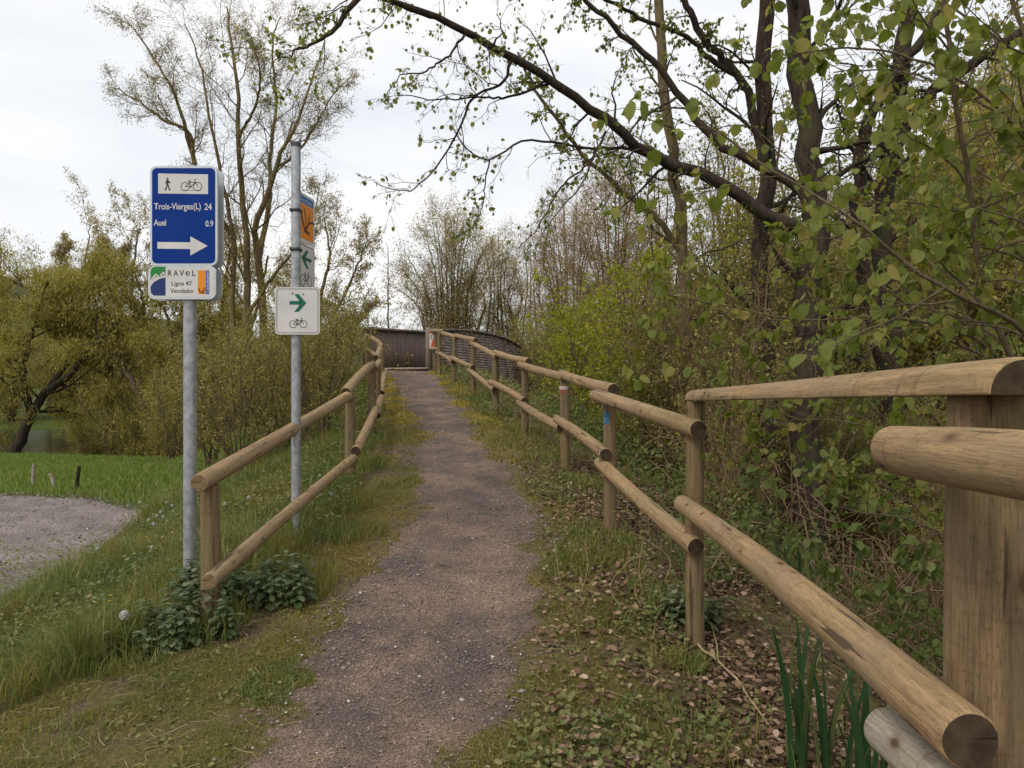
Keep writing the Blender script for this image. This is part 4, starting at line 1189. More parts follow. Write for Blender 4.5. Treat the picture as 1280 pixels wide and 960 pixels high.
# dense willow scrub on both banks of the river
rw = np.random.default_rng(12)
P, Rr = stems(12, 3.6, .05, 1.9, rw)
wb = grow("willow_bush", (0, 0, 0), P, Rr, [dict(n=9, tr=(.1, 1), ang=(25, 70), Lf=.40, K=5, wander=.25, trop=0, rf=.5, rmin=.009), dict(n=8, tr=(.1, 1), ang=(25, 70), Lf=.5, K=4, wander=.25, trop=-.05, rf=.6, rmin=.006)],
          dict(m=14, size=(.07, .15), kind='long', spread=.12), M['bark_mid'], M['l_willow'], "x", "bush", None, rw, "leaves")
for i, (px, d, sc, lab) in enumerate([(160, 23.6, .72, "dense willow bush right of the upright willow's trunk, on the near riverbank"), (118, 24.5, .55, "small willow bush just left of the upright willow's trunk"),
    (215, 21.8, .75, "willow bush on the riverbank just left of the blue sign's pole"), (262, 21.5, .9, "willow bush on the riverbank just right of the blue sign's pole"), (-40, 23, .7, "willow bush cut by the left edge of the photo")]):
    x_ = (px - 640) / F * d
    o = wb if i == 0 else copy_tree(wb)
    o.location = (x_, d, gz(x_, d) - .05); o.rotation_euler = (0, 0, i * 1.7); o.scale = (sc, sc, sc); tag(o, lab, "bush", "willow bushes on the near riverbank")
for i in range(11):
    d = 41 + 3 * (i % 2) + rw.uniform(-1, 1); px = -60 + i * 42 + rw.uniform(-12, 12); x_ = (px - 640) / F * d; o = copy_tree(wb)
    sc = rw.uniform(.95, 1.35); o.location = (x_, d, gz(x_, d) - .05); o.rotation_euler = (0, 0, i * 2.1); o.scale = (sc, sc, sc)
    tag(o, "willow bush in the dense row on the far riverbank", "bush", "willow bushes on the far riverbank")

# fan-shaped trees beyond the bridge
def fan(cxp, halfw, top, base, d, n, label, bark, leafm, seed, leafd=2, size=(.07, .13), sprd=.12):
    rng = np.random.default_rng(seed)
    g = []
    for i in range(n):
        u = -1 + 2 * (i + .5) / n + rng.normal() * .08
        tx = cxp + u * halfw; ty = top + (abs(u) ** 1.7) * (base - top) * .55 + rng.uniform(0, 12)
        dd = d + rng.uniform(-1.5, 1.5) * (1 - abs(u))
        g.append(([(cxp + u * 22, base + 60, d + u), (cxp + u * 30, base + 8, d + u), (cxp + u * halfw * .55, base - (base - ty) * .5, (d + dd) / 2), (tx, ty, dd)], rng.uniform(.05, .10), .016))
    return spec_tree("bare_tree", g, [dict(n=15, tr=(.10, 1), ang=(22, 60), Lf=.32, K=6, wander=.14, trop=.10, rf=.42, rmin=.009),
            dict(n=8, tr=(.1, 1), ang=(20, 50), Lf=.45, K=5, wander=.18, trop=.08, rf=.5, rmin=.006, leaves=dict(m=leafd, size=size, kind='tiny', spread=sprd)),
            dict(n=4, tr=(.1, 1), ang=(20, 55), Lf=.5, K=3, wander=.2, trop=.05, rf=.6, rmin=.0045)],
            dict(m=leafd, size=size, kind='tiny', spread=sprd), M[bark], M[leafm], label, "tree", "thin spring trees beyond the bridge", seed=seed)
fan(562, 66, 262, 412, 36, 15, "broad fan-shaped tree of many thin stems, right above the bridge end post", 'bark_alder', 'l_alder', 41, 5, (.05, .10), .2)
fan(622, 34, 292, 410, 40, 9, "narrower fan-shaped tree right of the broad one beyond the bridge", 'bark_red', 'l_alder', 42, 4, (.05, .10), .2)
fan(664, 26, 285, 412, 44, 7, "thin pinkish bare tree behind the tip of the curved parapet", 'bark_red', 'l_bud', 43, 3, (.04, .08), .2)
fan(712, 44, 240, 430, 33, 14, "bare reddish tree left of the fresh green bush", 'bark_red', 'l_bud', 44, 5, (.04, .08), .18)
fan(770, 50, 205, 430, 28, 15, "tall bare reddish tree rising behind the fresh green bush", 'bark_red', 'l_bud', 45, 6, (.04, .08), .18)
fan(826, 40, 215, 450, 25, 9, "bare brown tree between the green bush and the slim leaning trunk", 'bark_mid', 'l_bud', 46, 5, (.04, .07), .15)
fan(905, 44, 150, 470, 24, 9, "bare brown tree seen under the big overhanging limb", 'bark_mid', 'l_bud', 47, 3, (.03, .06), .15)

# --- the overhanging trees on the right
OS = [dict(n=13, tr=(.22, 1), ang=(30, 75), Lf=.17, K=7, wander=.26, trop=-.02, rf=.30, rmin=.0045, S=4),
      dict(n=7, tr=(.15, 1), ang=(25, 65), Lf=.50, K=6, wander=.28, trop=-.05, rf=.5, rmin=.0026),
      dict(n=6, tr=(.2, 1), ang=(25, 65), Lf=.5, K=4, wander=.28, trop=-.05, rf=.6, rmin=.0016)]
spec_tree("overhanging_tree", [
    ([(1022, 760, 8), (1014, 640, 8), (1008, 500, 8), (1012, 380, 8), (1020, 290, 8), (1013, 200, 8), (1003, 100, 8), (995, 0, 8), (985, -150, 8), (990, -420, 8)], .165, .10),
    ([(1018, 335, 8), (1000, 288, 7.95), (959, 270, 7.9), (909, 234, 7.8), (840, 206, 7.6), (790, 180, 7.4), (745, 140, 7.2), (700, 108, 7), (640, 75, 6.8), (585, 38, 6.6), (520, 10, 6.4), (440, -14, 6.2)], .085, .022),
    ([(1020, 262, 8), (978, 222, 8.1), (899, 179, 8.2), (850, 120, 8.2), (810, 73, 8.1), (770, 35, 8), (727, 0, 7.8), (680, -34, 7.6)], .062, .018),
    ([(990, -140, 8), (850, -230, 7.8), (700, -190, 7.4), (560, -110, 7), (445, 0, 6.8), (408, 45, 6.7), (385, 58, 6.7), (350, 72, 6.7)], .06, .006),
], OS, dict(m=1, size=(.022, .045), kind='hazel', droop=.9, spread=.006), M['bark_dark'], M['l_hazel'],
    "dark tree whose long limb sweeps up across the sky over the path", seed=51)
HB = [dict(n=11, tr=(.1, 1), ang=(25, 70), Lf=.30, K=6, wander=.28, trop=-.05, rf=.5, rmin=.0026, S=4),
      dict(n=5, tr=(.15, 1), ang=(25, 65), Lf=.5, K=5, wander=.28, trop=-.03, rf=.6, rmin=.0016)]
last = [o for o in bpy.data.objects if o.name == "overhanging_tree"][0]
# hanging branches of that tree (own mesh, a part of the tree)
rngh = np.random.default_rng(52)
hb = [([(820, 195, 7.5), (780, 186, 7.4), (741, 186, 7.3), (695, 179, 7.2), (649, 177, 7.1), (612, 200, 7), (580, 183, 7), (566, 158, 7)], .020, .005),
      ([(640, 76, 6.8), (628, 105, 6.8), (594, 120, 6.8), (571, 168, 6.8), (553, 197, 6.8), (525, 229, 6.8), (502, 240, 6.8), (468, 228, 6.8)], .016, .004),
      ([(612, 200, 7), (606, 230, 7), (603, 257, 7), (592, 280, 7), (580, 293, 7)], .008, .003),
      ([(745, 186, 7.3), (736, 205, 7.3), (705, 230, 7.3), (685, 262, 7.3), (668, 290, 7.3), (645, 314, 7.3)], .014, .003),
      ([(757, 165, 7.3), (740, 200, 7.2), (728, 230, 7.1), (700, 262, 7.1), (672, 300, 7.1)], .014, .003),
      ([(690, 102, 7), (640, 120, 6.9), (600, 122, 6.8), (544, 124, 6.7), (500, 118, 6.6)], .016, .004),
      ([(585, 38, 6.6), (560, 70, 6.5), (530, 90, 6.4), (500, 95, 6.4), (478, 128, 6.4)], .014, .003),
      ([(860, 215, 7.6), (830, 225, 7.5), (800, 215, 7.5), (775, 225, 7.4), (752, 262, 7.4)], .012, .004),
      ([(850, 120, 8.2), (800, 150, 8), (775, 185, 7.8), (730, 200, 7.7)], .016, .005)]
P = []; Rr = []
for pts, r0, r1 in hb:
    p_, r_ = pline(np.array([W(*p) for p in pts]) - np.array(last.location), 26, r0, r1, .006, rngh); P.append(p_); Rr.append(r_)
P = np.concatenate(P); Rr = np.concatenate(Rr)
mb = MB(); mlf = MB(); V, Fq = tubes(P, Rr, 5); mb.add(V, Fq)
for s in HB + [dict(n=6, tr=(.15, 1), ang=(25, 65), Lf=.55, K=4, wander=.3, trop=-.03, rf=.6, rmin=.0014)]:
    s = dict(s); S = s.pop('S', 3); P, Rr = kids(P, Rr, rng=rngh, **s); V, Fq = tubes(P, Rr, S); mb.add(V, Fq)
V, Fs = twig_leaves(P[::5], 1, (.025, .05), 'hazel', .9, rngh, .006); mlf.add(V, *Fs)
mb.build("hanging_branches", M['bark_dark'], last, smooth=True); mlf.build("branch_leaves", M['l_hazel'], last)

spec_tree("overhanging_tree", [
    ([(972, 740, 8.8), (962, 600, 8.8), (958, 480, 8.8), (955, 300, 8.8), (959, 200, 8.8), (952, 100, 8.8), (958, -50, 8.8), (950, -320, 8.8)], .115, .08),
    ([(957, 215, 8.8), (932, 110, 8.7), (886, 55, 8.6), (854, 0, 8.5), (825, -60, 8.4)], .055, .03),
    ([(918, 92, 8.7), (881, 69, 8.6), (867, 50, 8.5), (810, 27, 8.3), (759, 0, 8.1), (700, -30, 8)], .038, .014)],
    OS, dict(m=1, size=(.02, .045), kind='hazel', droop=.9, spread=.006), M['bark_dark'], M['l_hazel'],
    "straight dark trunk just left of the big limb's trunk, forking towards the top left", seed=53)
spec_tree("overhanging_tree", [
    ([(1124, 640, 9.6), (1112, 400, 9.6), (1104, 280, 9.6), (1115, 180, 9.6), (1122, 100, 9.6), (1137, 0, 9.6), (1140, -200, 9.6)], .145, .09),
    ([(1112, 205, 9.6), (1150, 133, 9.5), (1200, 92, 9.4), (1280, 40, 9.2), (1400, -30, 9)], .08, .05),
    ([(1112, 470, 9.6), (1085, 380, 9.4), (1072, 270, 9.3), (1080, 170, 9.3), (1115, 95, 9.3), (1168, 25, 9.3), (1220, -60, 9.3)], .10, .05)],
    OS, dict(m=1, size=(.02, .045), kind='hazel', droop=.9, spread=.006), M['bark_dark'], M['l_hazel'],
    "twisted dark double-stemmed tree at the right, a thick limb running to the top right corner", seed=54)
spec_tree("slim_tree", [
    ([(866, 640, 9.4), (862, 540, 9.4), (860, 455, 9.4), (855, 380, 9.4), (851, 300, 9.4), (842, 200, 9.4), (832, 100, 9.4), (822, -20, 9.4), (815, -260, 9.4)], .10, .05),
    ([(852, 315, 9.4), (820, 272, 9.3), (787, 247, 9.2), (732, 197, 9), (695, 147, 8.8), (663, 101, 8.7), (648, 66, 8.6)], .045, .012)],
    OS, dict(m=1, size=(.03, .05), kind='hazel', droop=.9, spread=.006), M['bark_mid'], M['l_hazel'],
    "slim brown trunk with one long branch rising to the left, behind the fence's tall post", seed=55)

# --- hazel bushes close by on the right
def hazel(guides, label, seed, size=(.034, .070), mat='l_hazel', n1=14, m=3, n2=4):
    return spec_tree("hazel_bush", guides, [
        dict(n=n1, tr=(.12, 1), ang=(25, 75), Lf=.17, K=6, wander=.16, trop=-.02, rf=.55, rmin=.0025, S=5),
        dict(n=n2, tr=(.2, 1), ang=(25, 60), Lf=.5, K=5, wander=.15, trop=-.05, rf=.6, rmin=.0016, leaves=dict(m=m, size=size, kind='hazel', droop=1.15, spread=.008, tr=(.3, 1)))],
        None, M['bark_hazel'], M[mat], label, "bush", "hazel bushes behind the right fence", seed=seed, crown_name="leaves")
hazel([([(1520, 1000, 3.2), (1480, 700, 3.2), (1400, 520, 3.1), (1280, 413, 3.0), (1210, 375, 2.9), (1140, 335, 2.9), (1060, 270, 2.9), (970, 215, 3.0), (885, 158, 3.1)], .016, .003),
       ([(1520, 1000, 3.2), (1380, 640, 3.2), (1250, 420, 3.2), (1215, 260, 3.1), (1195, 120, 3.0), (1170, -60, 2.9)], .016, .008),
       ([(1520, 1000, 3.2), (1440, 560, 2.8), (1300, 300, 2.7), (1290, 100, 2.7), (1255, -50, 2.7)], .014, .006),
       ([(1480, 700, 3.2), (1350, 300, 3.1), (1270, 160, 3), (1180, 90, 3), (1080, 60, 3.1), (980, 70, 3.2)], .010, .003)],
      "nearest hazel bush, its long leafy branch reaching to the left across the photo's right half", 61, n1=21)
hazel([([(1400, 900, 4.2), (1330, 700, 4.1), (1240, 600, 4), (1140, 548, 3.9), (1060, 528, 3.9), (985, 520, 4), (930, 480, 4.1)], .012, .003),
       ([(1400, 900, 4.2), (1330, 600, 4.0), (1240, 440, 3.8), (1120, 398, 3.7), (1010, 400, 3.7), (900, 382, 3.8), (835, 368, 3.9)], .012, .003),
       ([(1400, 900, 4.2), (1300, 520, 4.1), (1180, 420, 4.1), (1090, 350, 4.1), (1020, 330, 4.2)], .012, .003),
       ([(1400, 900, 4.2), (1350, 450, 4.2), (1260, 250, 4.2), (1180, 190, 4.3), (1100, 150, 4.4)], .012, .003)],
      "hazel bush with branches above the capped top rail, behind the nearest hazel", 62, (.034, .062), 'l_hazel', 26)
hazel([([(1500, 700, 3.9), (1420, 400, 3.8), (1330, 220, 3.7), (1230, 130, 3.7), (1130, 90, 3.8), (1040, 90, 3.9)], .012, .003),
       ([(1500, 700, 3.9), (1400, 300, 3.9), (1320, 120, 3.8), (1220, 30, 3.8), (1120, -20, 3.9), (1000, -10, 4)], .012, .003),
       ([(1500, 700, 3.9), (1380, 420, 4), (1280, 300, 4), (1180, 260, 4), (1090, 255, 4.1), (1010, 290, 4.2)], .011, .003),
       ([(1500, 700, 3.9), (1400, 480, 3.6), (1310, 350, 3.5), (1230, 310, 3.5), (1160, 320, 3.5)], .010, .003)],
      "tall hazel bush filling the top right corner in front of the thick limb", 66, (.036, .066), 'l_hazel', 24)
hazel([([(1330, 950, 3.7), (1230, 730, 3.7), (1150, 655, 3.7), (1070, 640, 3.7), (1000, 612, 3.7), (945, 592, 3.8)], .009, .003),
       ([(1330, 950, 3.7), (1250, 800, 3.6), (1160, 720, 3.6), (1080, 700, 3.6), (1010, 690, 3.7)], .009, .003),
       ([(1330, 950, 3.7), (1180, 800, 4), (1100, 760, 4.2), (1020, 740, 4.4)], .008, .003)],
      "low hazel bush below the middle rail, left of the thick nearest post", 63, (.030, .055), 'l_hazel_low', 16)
hazel([([(1280, 820, 5.4), (1220, 620, 5.4), (1150, 500, 5.3), (1090, 430, 5.2), (1050, 400, 5.2)], .012, .003),
       ([(1280, 820, 5.4), (1230, 520, 5.4), (1200, 380, 5.4), (1150, 290, 5.3), (1120, 220, 5.3)], .012, .003),
       ([(1280, 820, 5.4), (1270, 520, 5.5), (1270, 330, 5.5), (1240, 180, 5.5)], .012, .003),
       ([(1280, 820, 5.4), (1150, 640, 5.4), (1080, 600, 5.4), (1030, 590, 5.4)], .010, .003)],
      "hazel bush standing deeper in the wood between the twisted tree and the photo's right edge", 64, (.036, .062), 'l_hazel', 22)
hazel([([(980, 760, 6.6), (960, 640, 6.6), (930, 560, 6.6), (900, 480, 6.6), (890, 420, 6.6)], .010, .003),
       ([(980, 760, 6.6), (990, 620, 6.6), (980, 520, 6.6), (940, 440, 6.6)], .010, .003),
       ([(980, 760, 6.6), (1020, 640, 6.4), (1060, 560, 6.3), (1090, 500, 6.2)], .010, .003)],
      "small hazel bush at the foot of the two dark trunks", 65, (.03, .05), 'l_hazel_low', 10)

# --- thicket shrubs: four meshes, copied
def shrub_proto(name, h, n, spread, seed, leafm, bark, m, size, n1=8, n2=6, kind='tiny', wander=.25):
    rng = np.random.default_rng(seed)
    P, Rr = stems(n, h, .022, spread, rng)
    o = grow(name, (0, 0, 0), P, Rr, [dict(n=n1, tr=(.12, 1), ang=(25, 70), Lf=.40, K=5, wander=wander, trop=.04, rf=.5, rmin=.005),
            dict(n=n2, tr=(.1, 1), ang=(25, 70), Lf=.5, K=4, wander=wander, trop=.0, rf=.6, rmin=.0032)],
            dict(m=m, size=size, kind=kind, spread=.03), M[bark], M[leafm], "x", "bush", None, rng, "leaves")
    return o
used = {}
def put(proto, x, y, sc, rz, label, cat, group):
    if proto.name in used or proto in used:
        o = copy_tree(proto, None, (x, y, gz(x, y) - .05), rz, sc)
    else:
        used[proto] = 1; o = proto; o.location = (x, y, gz(x, y) - .05); o.rotation_euler = (0, 0, rz); o.scale = (sc, sc, sc)
    tag(o, label, cat, group)
    return o
def sx(px, d): return (px - 640) / F * d

hedge = [shrub_proto("hawthorn_bush", 2.6, 11, 1.0, 71, 'l_hedge', 'bark_mid', 9, (.03, .06)), shrub_proto("hawthorn_bush", 2.3, 12, 1.1, 72, 'l_hedge', 'bark_mid', 10, (.03, .055))]
thick = [shrub_proto("thicket_shrub", 2.6, 12, 1.1, 73, 'l_thicket', 'bark_mid', 12, (.03, .06)), shrub_proto("thicket_shrub", 2.9, 13, 1.3, 74, 'l_hedge', 'bark_red', 7, (.03, .055))]
yel = shrub_proto("fresh_green_bush", 3.2, 11, 1.0, 75, 'l_yellow', 'bark_mid', 14, (.04, .08))
# left of the left fence
GL = "hawthorn bushes on the slope left of the path"
for i, (px, d, sc, lab) in enumerate([
    (300, 9.0, .72, "low leafy hawthorn bush between the two signposts"), (345, 10.0, .85, "leafy hawthorn bush just left of the second signpost"),
    (395, 9.4, .80, "leafy hawthorn bush just right of the second signpost"), (405, 12.0, .85, "leafy hawthorn bush right beside the fence, left of its second post"),
    (412, 16.5, .85, "leafy hawthorn bush at the top, left of the plank wall"), (380, 14.5, .95, "leafy hawthorn bush behind the square white plate"),
    (262, 12.5, .85, "leafy hawthorn bush just right of the blue sign's pole"), (325, 15.5, 1.0, "leafy hawthorn bush at the foot of the tall multi-stemmed tree"),
    (215, 17.5, .8, "leafy hawthorn bush just left of the blue sign's pole"), (418, 21.5, .85, "leafy hawthorn bush touching the left end of the plank wall"),
    (285, 18.5, 1.0, "leafy hawthorn bush in the second row, seen right of the blue sign"), (360, 19.5, 1.0, "leafy hawthorn bush in the back row behind the second signpost")]):
    put(hedge[i % 2], sx(px, d), d, sc, i * 1.3, lab, "bush", GL)
# fresh green bush and thickets on the right
put(yel, sx(780, 11.2), 11.2, 1.12, .3, "fresh yellow-green bush, tallest bush behind the right fence", "bush", "fresh green bushes right of the fence")
put(yel, sx(722, 13.5), 13.5, .80, 1.9, "smaller yellow-green bush left of the tallest fresh green one", "bush", "fresh green bushes right of the fence")
put(yel, sx(822, 9.5), 9.5, .60, 3.9, "low yellow-green bush right of the tallest fresh green one", "bush", "fresh green bushes right of the fence")
G1 = "twiggy shrubs in the thicket behind the right fence"
rs = np.random.default_rng(5)
spots = [(700, 21), (720, 18.5), (690, 26), (760, 17), (800, 15), (850, 12), (880, 10), (905, 8.6), (850, 9.2), (800, 14.6), (755, 15.5), (730, 17.8), (700, 17),
         (940, 10.5), (978, 9.8), (1035, 11.6), (1085, 10.2), (1140, 8.6), (1180, 8.8), (1230, 7.6), (1290, 7.0), (1190, 6.4), (1075, 11), (930, 13), (990, 14), (1050, 15), (1120, 13), (1190, 14), (1260, 12), (1320, 10),
         (870, 17), (920, 19), (980, 21), (660, 31), (640, 36), (670, 42), (610, 46), (560, 44), (520, 42), (590, 50), (800, 22), (850, 25), (745, 27), (895, 6.9)]
for i, (px, d) in enumerate(spots):
    sc = rs.uniform(.75, 1.1) * (1 if d < 16 else 1.25)
    if 11 < d < 50 and px < 780: sc *= .85
    if px < 620: sc *= .9
    if d < 7: sc *= .6
    put(thick[i % 2], sx(px, d), d, sc, rs.uniform(0, 6.2), "brown twiggy shrub with a few small leaves in the dense thicket right of the path" if px > 680 or d < 30 else "brown twiggy shrub in the row low behind the bridge", "shrub", G1 if px > 680 or d < 30 else "twiggy shrubs behind the bridge")

for i, (px, d, sc, lab) in enumerate([(470, 33, .95, "low leafy bush beyond the plank wall, behind its left half"), (515, 35, .95, "low leafy bush beyond the plank wall, behind its right half"), (560, 38, .95, "low leafy bush beyond the bridge under the broad fan-shaped tree"), (605, 37, .95, "low leafy bush beyond the highest point of the curved parapet"),
    (645, 34, .95, "low leafy bush beyond the falling end of the curved parapet"), (672, 27, .8, "leafy bush just right of the tip of the curved parapet"), (690, 20, .7, "leafy bush in front of the pinkish bare trees"), (710, 30, 1.2, "larger leafy bush below the bare reddish tree")]):
    o = put(hedge[i % 2], sx(px, d), d, sc, i * 1.9, lab, "bush", "leafy bushes beyond the bridge")
    top = CAMZ + (480 - (404 if d > 30 else 415)) / F * d; k_ = max(.6, (top - o.location.z) / 2.35); o.scale = (k_ * .9, k_ * .9, k_)

# slim woodland trees on the far slope
def wood_proto(seed, h, bark, leafm, m):
    rng = np.random.default_rng(seed)
    P, Rr = stems(3, h, .10, .9, rng, K=14)
    return grow("woodland_tree", (0, 0, 0), P, Rr, [dict(n=14, tr=(.2, 1), ang=(30, 65), Lf=.22, K=6, wander=.18, trop=.12, rf=.4, rmin=.014),
        dict(n=7, tr=(.15, 1), ang=(25, 60), Lf=.45, K=5, wander=.2, trop=.08, rf=.5, rmin=.009),
        dict(n=4, tr=(.15, 1), ang=(25, 60), Lf=.5, K=3, wander=.2, trop=.05, rf=.6, rmin=.006)],
        dict(m=m, size=(.06, .13), kind='tiny', spread=.16), M[bark], M[leafm], "x", "tree", None, rng, "crown")
woods = [wood_proto(81, 8.5, 'bark_mid', 'l_thicket', 7), wood_proto(82, 10, 'bark_alder', 'l_thicket', 5), wood_proto(83, 7.5, 'bark_red', 'l_willow', 5)]
wspots = []
for d in (13, 17, 21, 26, 32, 39, 47, 57):
    for px in np.arange(880, 1400, 62 if d < 30 else 48):
        x = sx(px + rs.uniform(-22, 22), d)
        if x > 4.2: wspots.append((x, d + rs.uniform(-1.5, 1.5)))
for i, (x, y) in enumerate(wspots):
    put(woods[i % 3], x, y, rs.uniform(.75, 1.15), rs.uniform(0, 6.2), "slim thinly leafed tree in the wood on the slope at the right", "tree", "slim trees in the wood on the right slope")
fspots = [(sx(px, d), d) for px, d in ((700, 60), (735, 52), (775, 44), (815, 48), (850, 38), (660, 66), (640, 60), (880, 56))]
for i, (x, y) in enumerate(fspots):
    put(woods[i % 3], x, y, rs.uniform(.8, 1.0), rs.uniform(0, 6.2), "far slim bare tree behind the fresh green bush", "tree", "far slim trees beyond the fence")
#@@PART4
# ------------------------------------------------------------------ grass, litter, plants
def blades(x, y, z, h, w, rng, lean=.35, curl=.5):
    n = len(x); az = rng.uniform(0, 2 * np.pi, n); la = rng.uniform(0, 2 * np.pi, n)
    L = rng.uniform(0, 1, n) * lean
    wx, wy = np.cos(az) * w / 2, np.sin(az) * w / 2
    dx, dy = np.cos(la) * L * h, np.sin(la) * L * h
    b = np.stack([x, y, z - .01], 1); wv = np.stack([wx, wy, 0 * wx], 1)
    m1 = b + np.stack([dx * .35, dy * .35, h * .55], 1)
    t = b + np.stack([dx * (1 + curl), dy * (1 + curl), h * (1 - L * curl * .6)], 1)
    V = np.stack([b - wv, b + wv, m1 + wv * .8, m1 - wv * .8, t], 1).reshape(-1, 3)
    o = (np.arange(n) * 5)[:, None]
    return V, [o + np.array([[0, 1, 2, 3]]), o + np.array([[3, 2, 4]])]

def scatter(n, x0, x1, y0, y1, dens, rng, near=1.0):
    """n trial points; y drawn so that near ground gets more, kept by dens(x,y) in 0..1"""
    u = rng.random(n); y = y0 + (y1 - y0) * u ** near
    x = rng.uniform(x0, x1, n)
    k = rng.random(n) < dens(x, y)
    return x[k], y[k]

rg = np.random.default_rng(99)
def sval(x, y): return x - cx(y)
def short_zone(x, y): return (y < 3.45 + 1.7 * (x + 2.2)) | (np.abs(sval(x, y)) < .95)
# long grass, left
def d_tall(x, y):
    s = sval(x, y); tu = track_u(x, y)
    m = (s < -.8) & (tu < -.02) & ~(short_zone(x, y) & (y < 9))
    edge = sstep(-.8, -1.2, s)
    return m * edge * (0.35 + .65 * sstep(.3, .6, fbm(x, y, 1.6, 61)))
G = MB()
x, y = scatter(150000, -7.5, -.7, 2.6, 9, d_tall, rg, 1.25)
hh = (.10 + .42 * fbm(x, y, 1.6, 62) ** 1.6) * rg.uniform(.55, 1.35, len(x)) * np.interp(sval(x, y), [-3, -1.6, -1.0], [1.0, 1.0, .55]) * np.interp(-track_u(x, y), [0, .5], [.55, 1])
V, Fs = blades(x, y, H(x, y), hh, rg.lognormal(-5.15, .35, len(x)), rg, .75, .9); G.add(V, *Fs)
x, y = scatter(90000, -12, -1.5, 8.5, 20, d_tall, rg, 1.0)
hh = (.06 + .20 * fbm(x, y, .9, 63)) * rg.uniform(.4, 1.2, len(x)) * np.where(x < -4.5, .45, 1)
V, Fs = blades(x, y, H(x, y), hh, rg.uniform(.010, .018, len(x)), rg); G.add(V, *Fs)
tag(G.build("long_grass", M['grass_tall']), "long green grass between the gravel track and the left fence", "grass", kind="stuff")
# meadow
def d_mea(x, y): return ((track_u(x, y) < -.1) & (y > 9)) * 1.0 * (sval(x, y) < -3)
x, y = scatter(90000, -22, -3.5, 9, 21, d_mea, rg, 1.0)
V, Fs = blades(x, y, H(x, y), rg.uniform(.05, .14, len(x)), rg.uniform(.012, .022, len(x)), rg)
G = MB(); G.add(V, *Fs)
tag(G.build("meadow_grass", M['grass_meadow']), "short bright green grass of the riverside meadow", "grass", kind="stuff")
# mossy verges
def d_ver(x, y):
    s = np.abs(sval(x, y)); pin = path_in(x, y)
    m = (pin < .10) & ((s < 1.25) | (short_zone(x, y) & (x < 0))) & (track_u(x, y) < 0)
    cl = sstep(.36, .56, fbm(x, y, 2.6, 64)); 
    right = (x > cx(y)) & (y < 5.5)
    return m * (0.12 + .88 * cl) * np.where(right, .8, 1) * (.15 + .85 * sstep(.04, -.12, pin))
G = MB()
x, y = scatter(620000, -3.2, 1.2, 1.9, 7, d_ver, rg, 1.3)
V, Fs = blades(x, y, H(x, y), rg.uniform(.010, .038, len(x)) * (.7 + .8 * fbm(x, y, 3, 65)), rg.uniform(.0025, .005, len(x)), rg, 1.1); G.add(V, *Fs)
x, y = scatter(150000, -4.5, 1.2, 7, 21, d_ver, rg, 1.2)
V, Fs = blades(x, y, H(x, y), rg.uniform(.02, .07, len(x)), rg.uniform(.008, .016, len(x)), rg, .8); G.add(V, *Fs)
tag(G.build("verge_grass", M['grass_verge']), "short mossy yellow-green grass along both edges of the path", "grass", kind="stuff")
# yellow moss cushions hugging the path edges
G = MB()
x, y = scatter(420000, -3.4, .9, 2.2, 19, lambda x, y: (path_in(x, y) < .07) * (path_in(x, y) > -.42) * sstep(.50, .60, fbm(x, y, 1.9, 88)) * np.where((x > cx(y)) & (y < 4.6), .25, 1), rg, 1.25)
V, Fs = blades(x, y, H(x, y), rg.uniform(.008, .022, len(x)) * np.maximum(1, y / 7), rg.uniform(.004, .007, len(x)) * np.maximum(1, y / 6), rg, 1.0); G.add(V, *Fs)
tag(G.build("moss_cushions", M['moss']), "yellow moss patches creeping over both edges of the path", "moss", kind="stuff")
# tufts in the verges, green
G = MB()
for cxx, cyy, rr, nn, h_ in [(-1.05, 3.55, .22, 900, .07), (-.85, 4.2, .12, 400, .06), (.52, 5.15, .26, 700, .12), (.66, 5.6, .25, 450, .14), (.35, 4.9, .2, 500, .1), (.72, 7.2, .25, 400, .18), (.35, 8.3, .25, 300, .16),
        (-1.2, 5.6, .28, 700, .14), (-1.45, 6.3, .3, 700, .18), (.9, 3.9, .12, 260, .12), (-1.6, 7.8, .3, 500, .16), (-1.9, 9.5, .3, 400, .16), (.15, 10.2, .3, 300, .16), (-.3, 12.2, .3, 300, .16), (.3, 3.1, .12, 200, .05), (-1.9, 3.0, .3, 700, .06), (.75, 3.3, .3, 900, .08), (.5, 2.6, .25, 900, .06), (.95, 4.6, .25, 500, .16), (-1.72, 4.15, .3, 700, .2), (-1.35, 4.6, .3, 600, .18), (-1.95, 3.85, .25, 500, .16), (.6, 4.3, .2, 500, .08)]:
    a = rg.uniform(0, 6.28, nn); r_ = rr * np.sqrt(rg.random(nn)); x = cxx + r_ * np.cos(a); y = cyy + r_ * np.sin(a)
    k = path_in(x, y) < .0; x, y = x[k], y[k]
    V, Fs = blades(x, y, H(x, y), h_ * rg.uniform(.4, 1.1, len(x)), rg.uniform(.004, .007, len(x)) * max(1, cyy / 6), rg, .7); G.add(V, *Fs)
def d_rt(x, y):
    s = sval(x, y); return ((s > .62) & (s < 3.2) & (path_in(x, y) < -.05)) * sstep(.45, .68, fbm(x, y, 1.3, 77)) * np.where(y < 4.5, .25, .55)
x, y = scatter(60000, -3, 3.2, 2.2, 21, d_rt, rg, 1.3)
V, Fs = blades(x, y, H(x, y), rg.uniform(.05, .24, len(x)), rg.uniform(.005, .008, len(x)) * np.maximum(1, y / 7), rg, .7); G.add(V, *Fs)
tag(G.build("grass_tufts", M['grass_tall']), "taller green grass tufts along the fence feet and verges", "grass", kind="stuff")

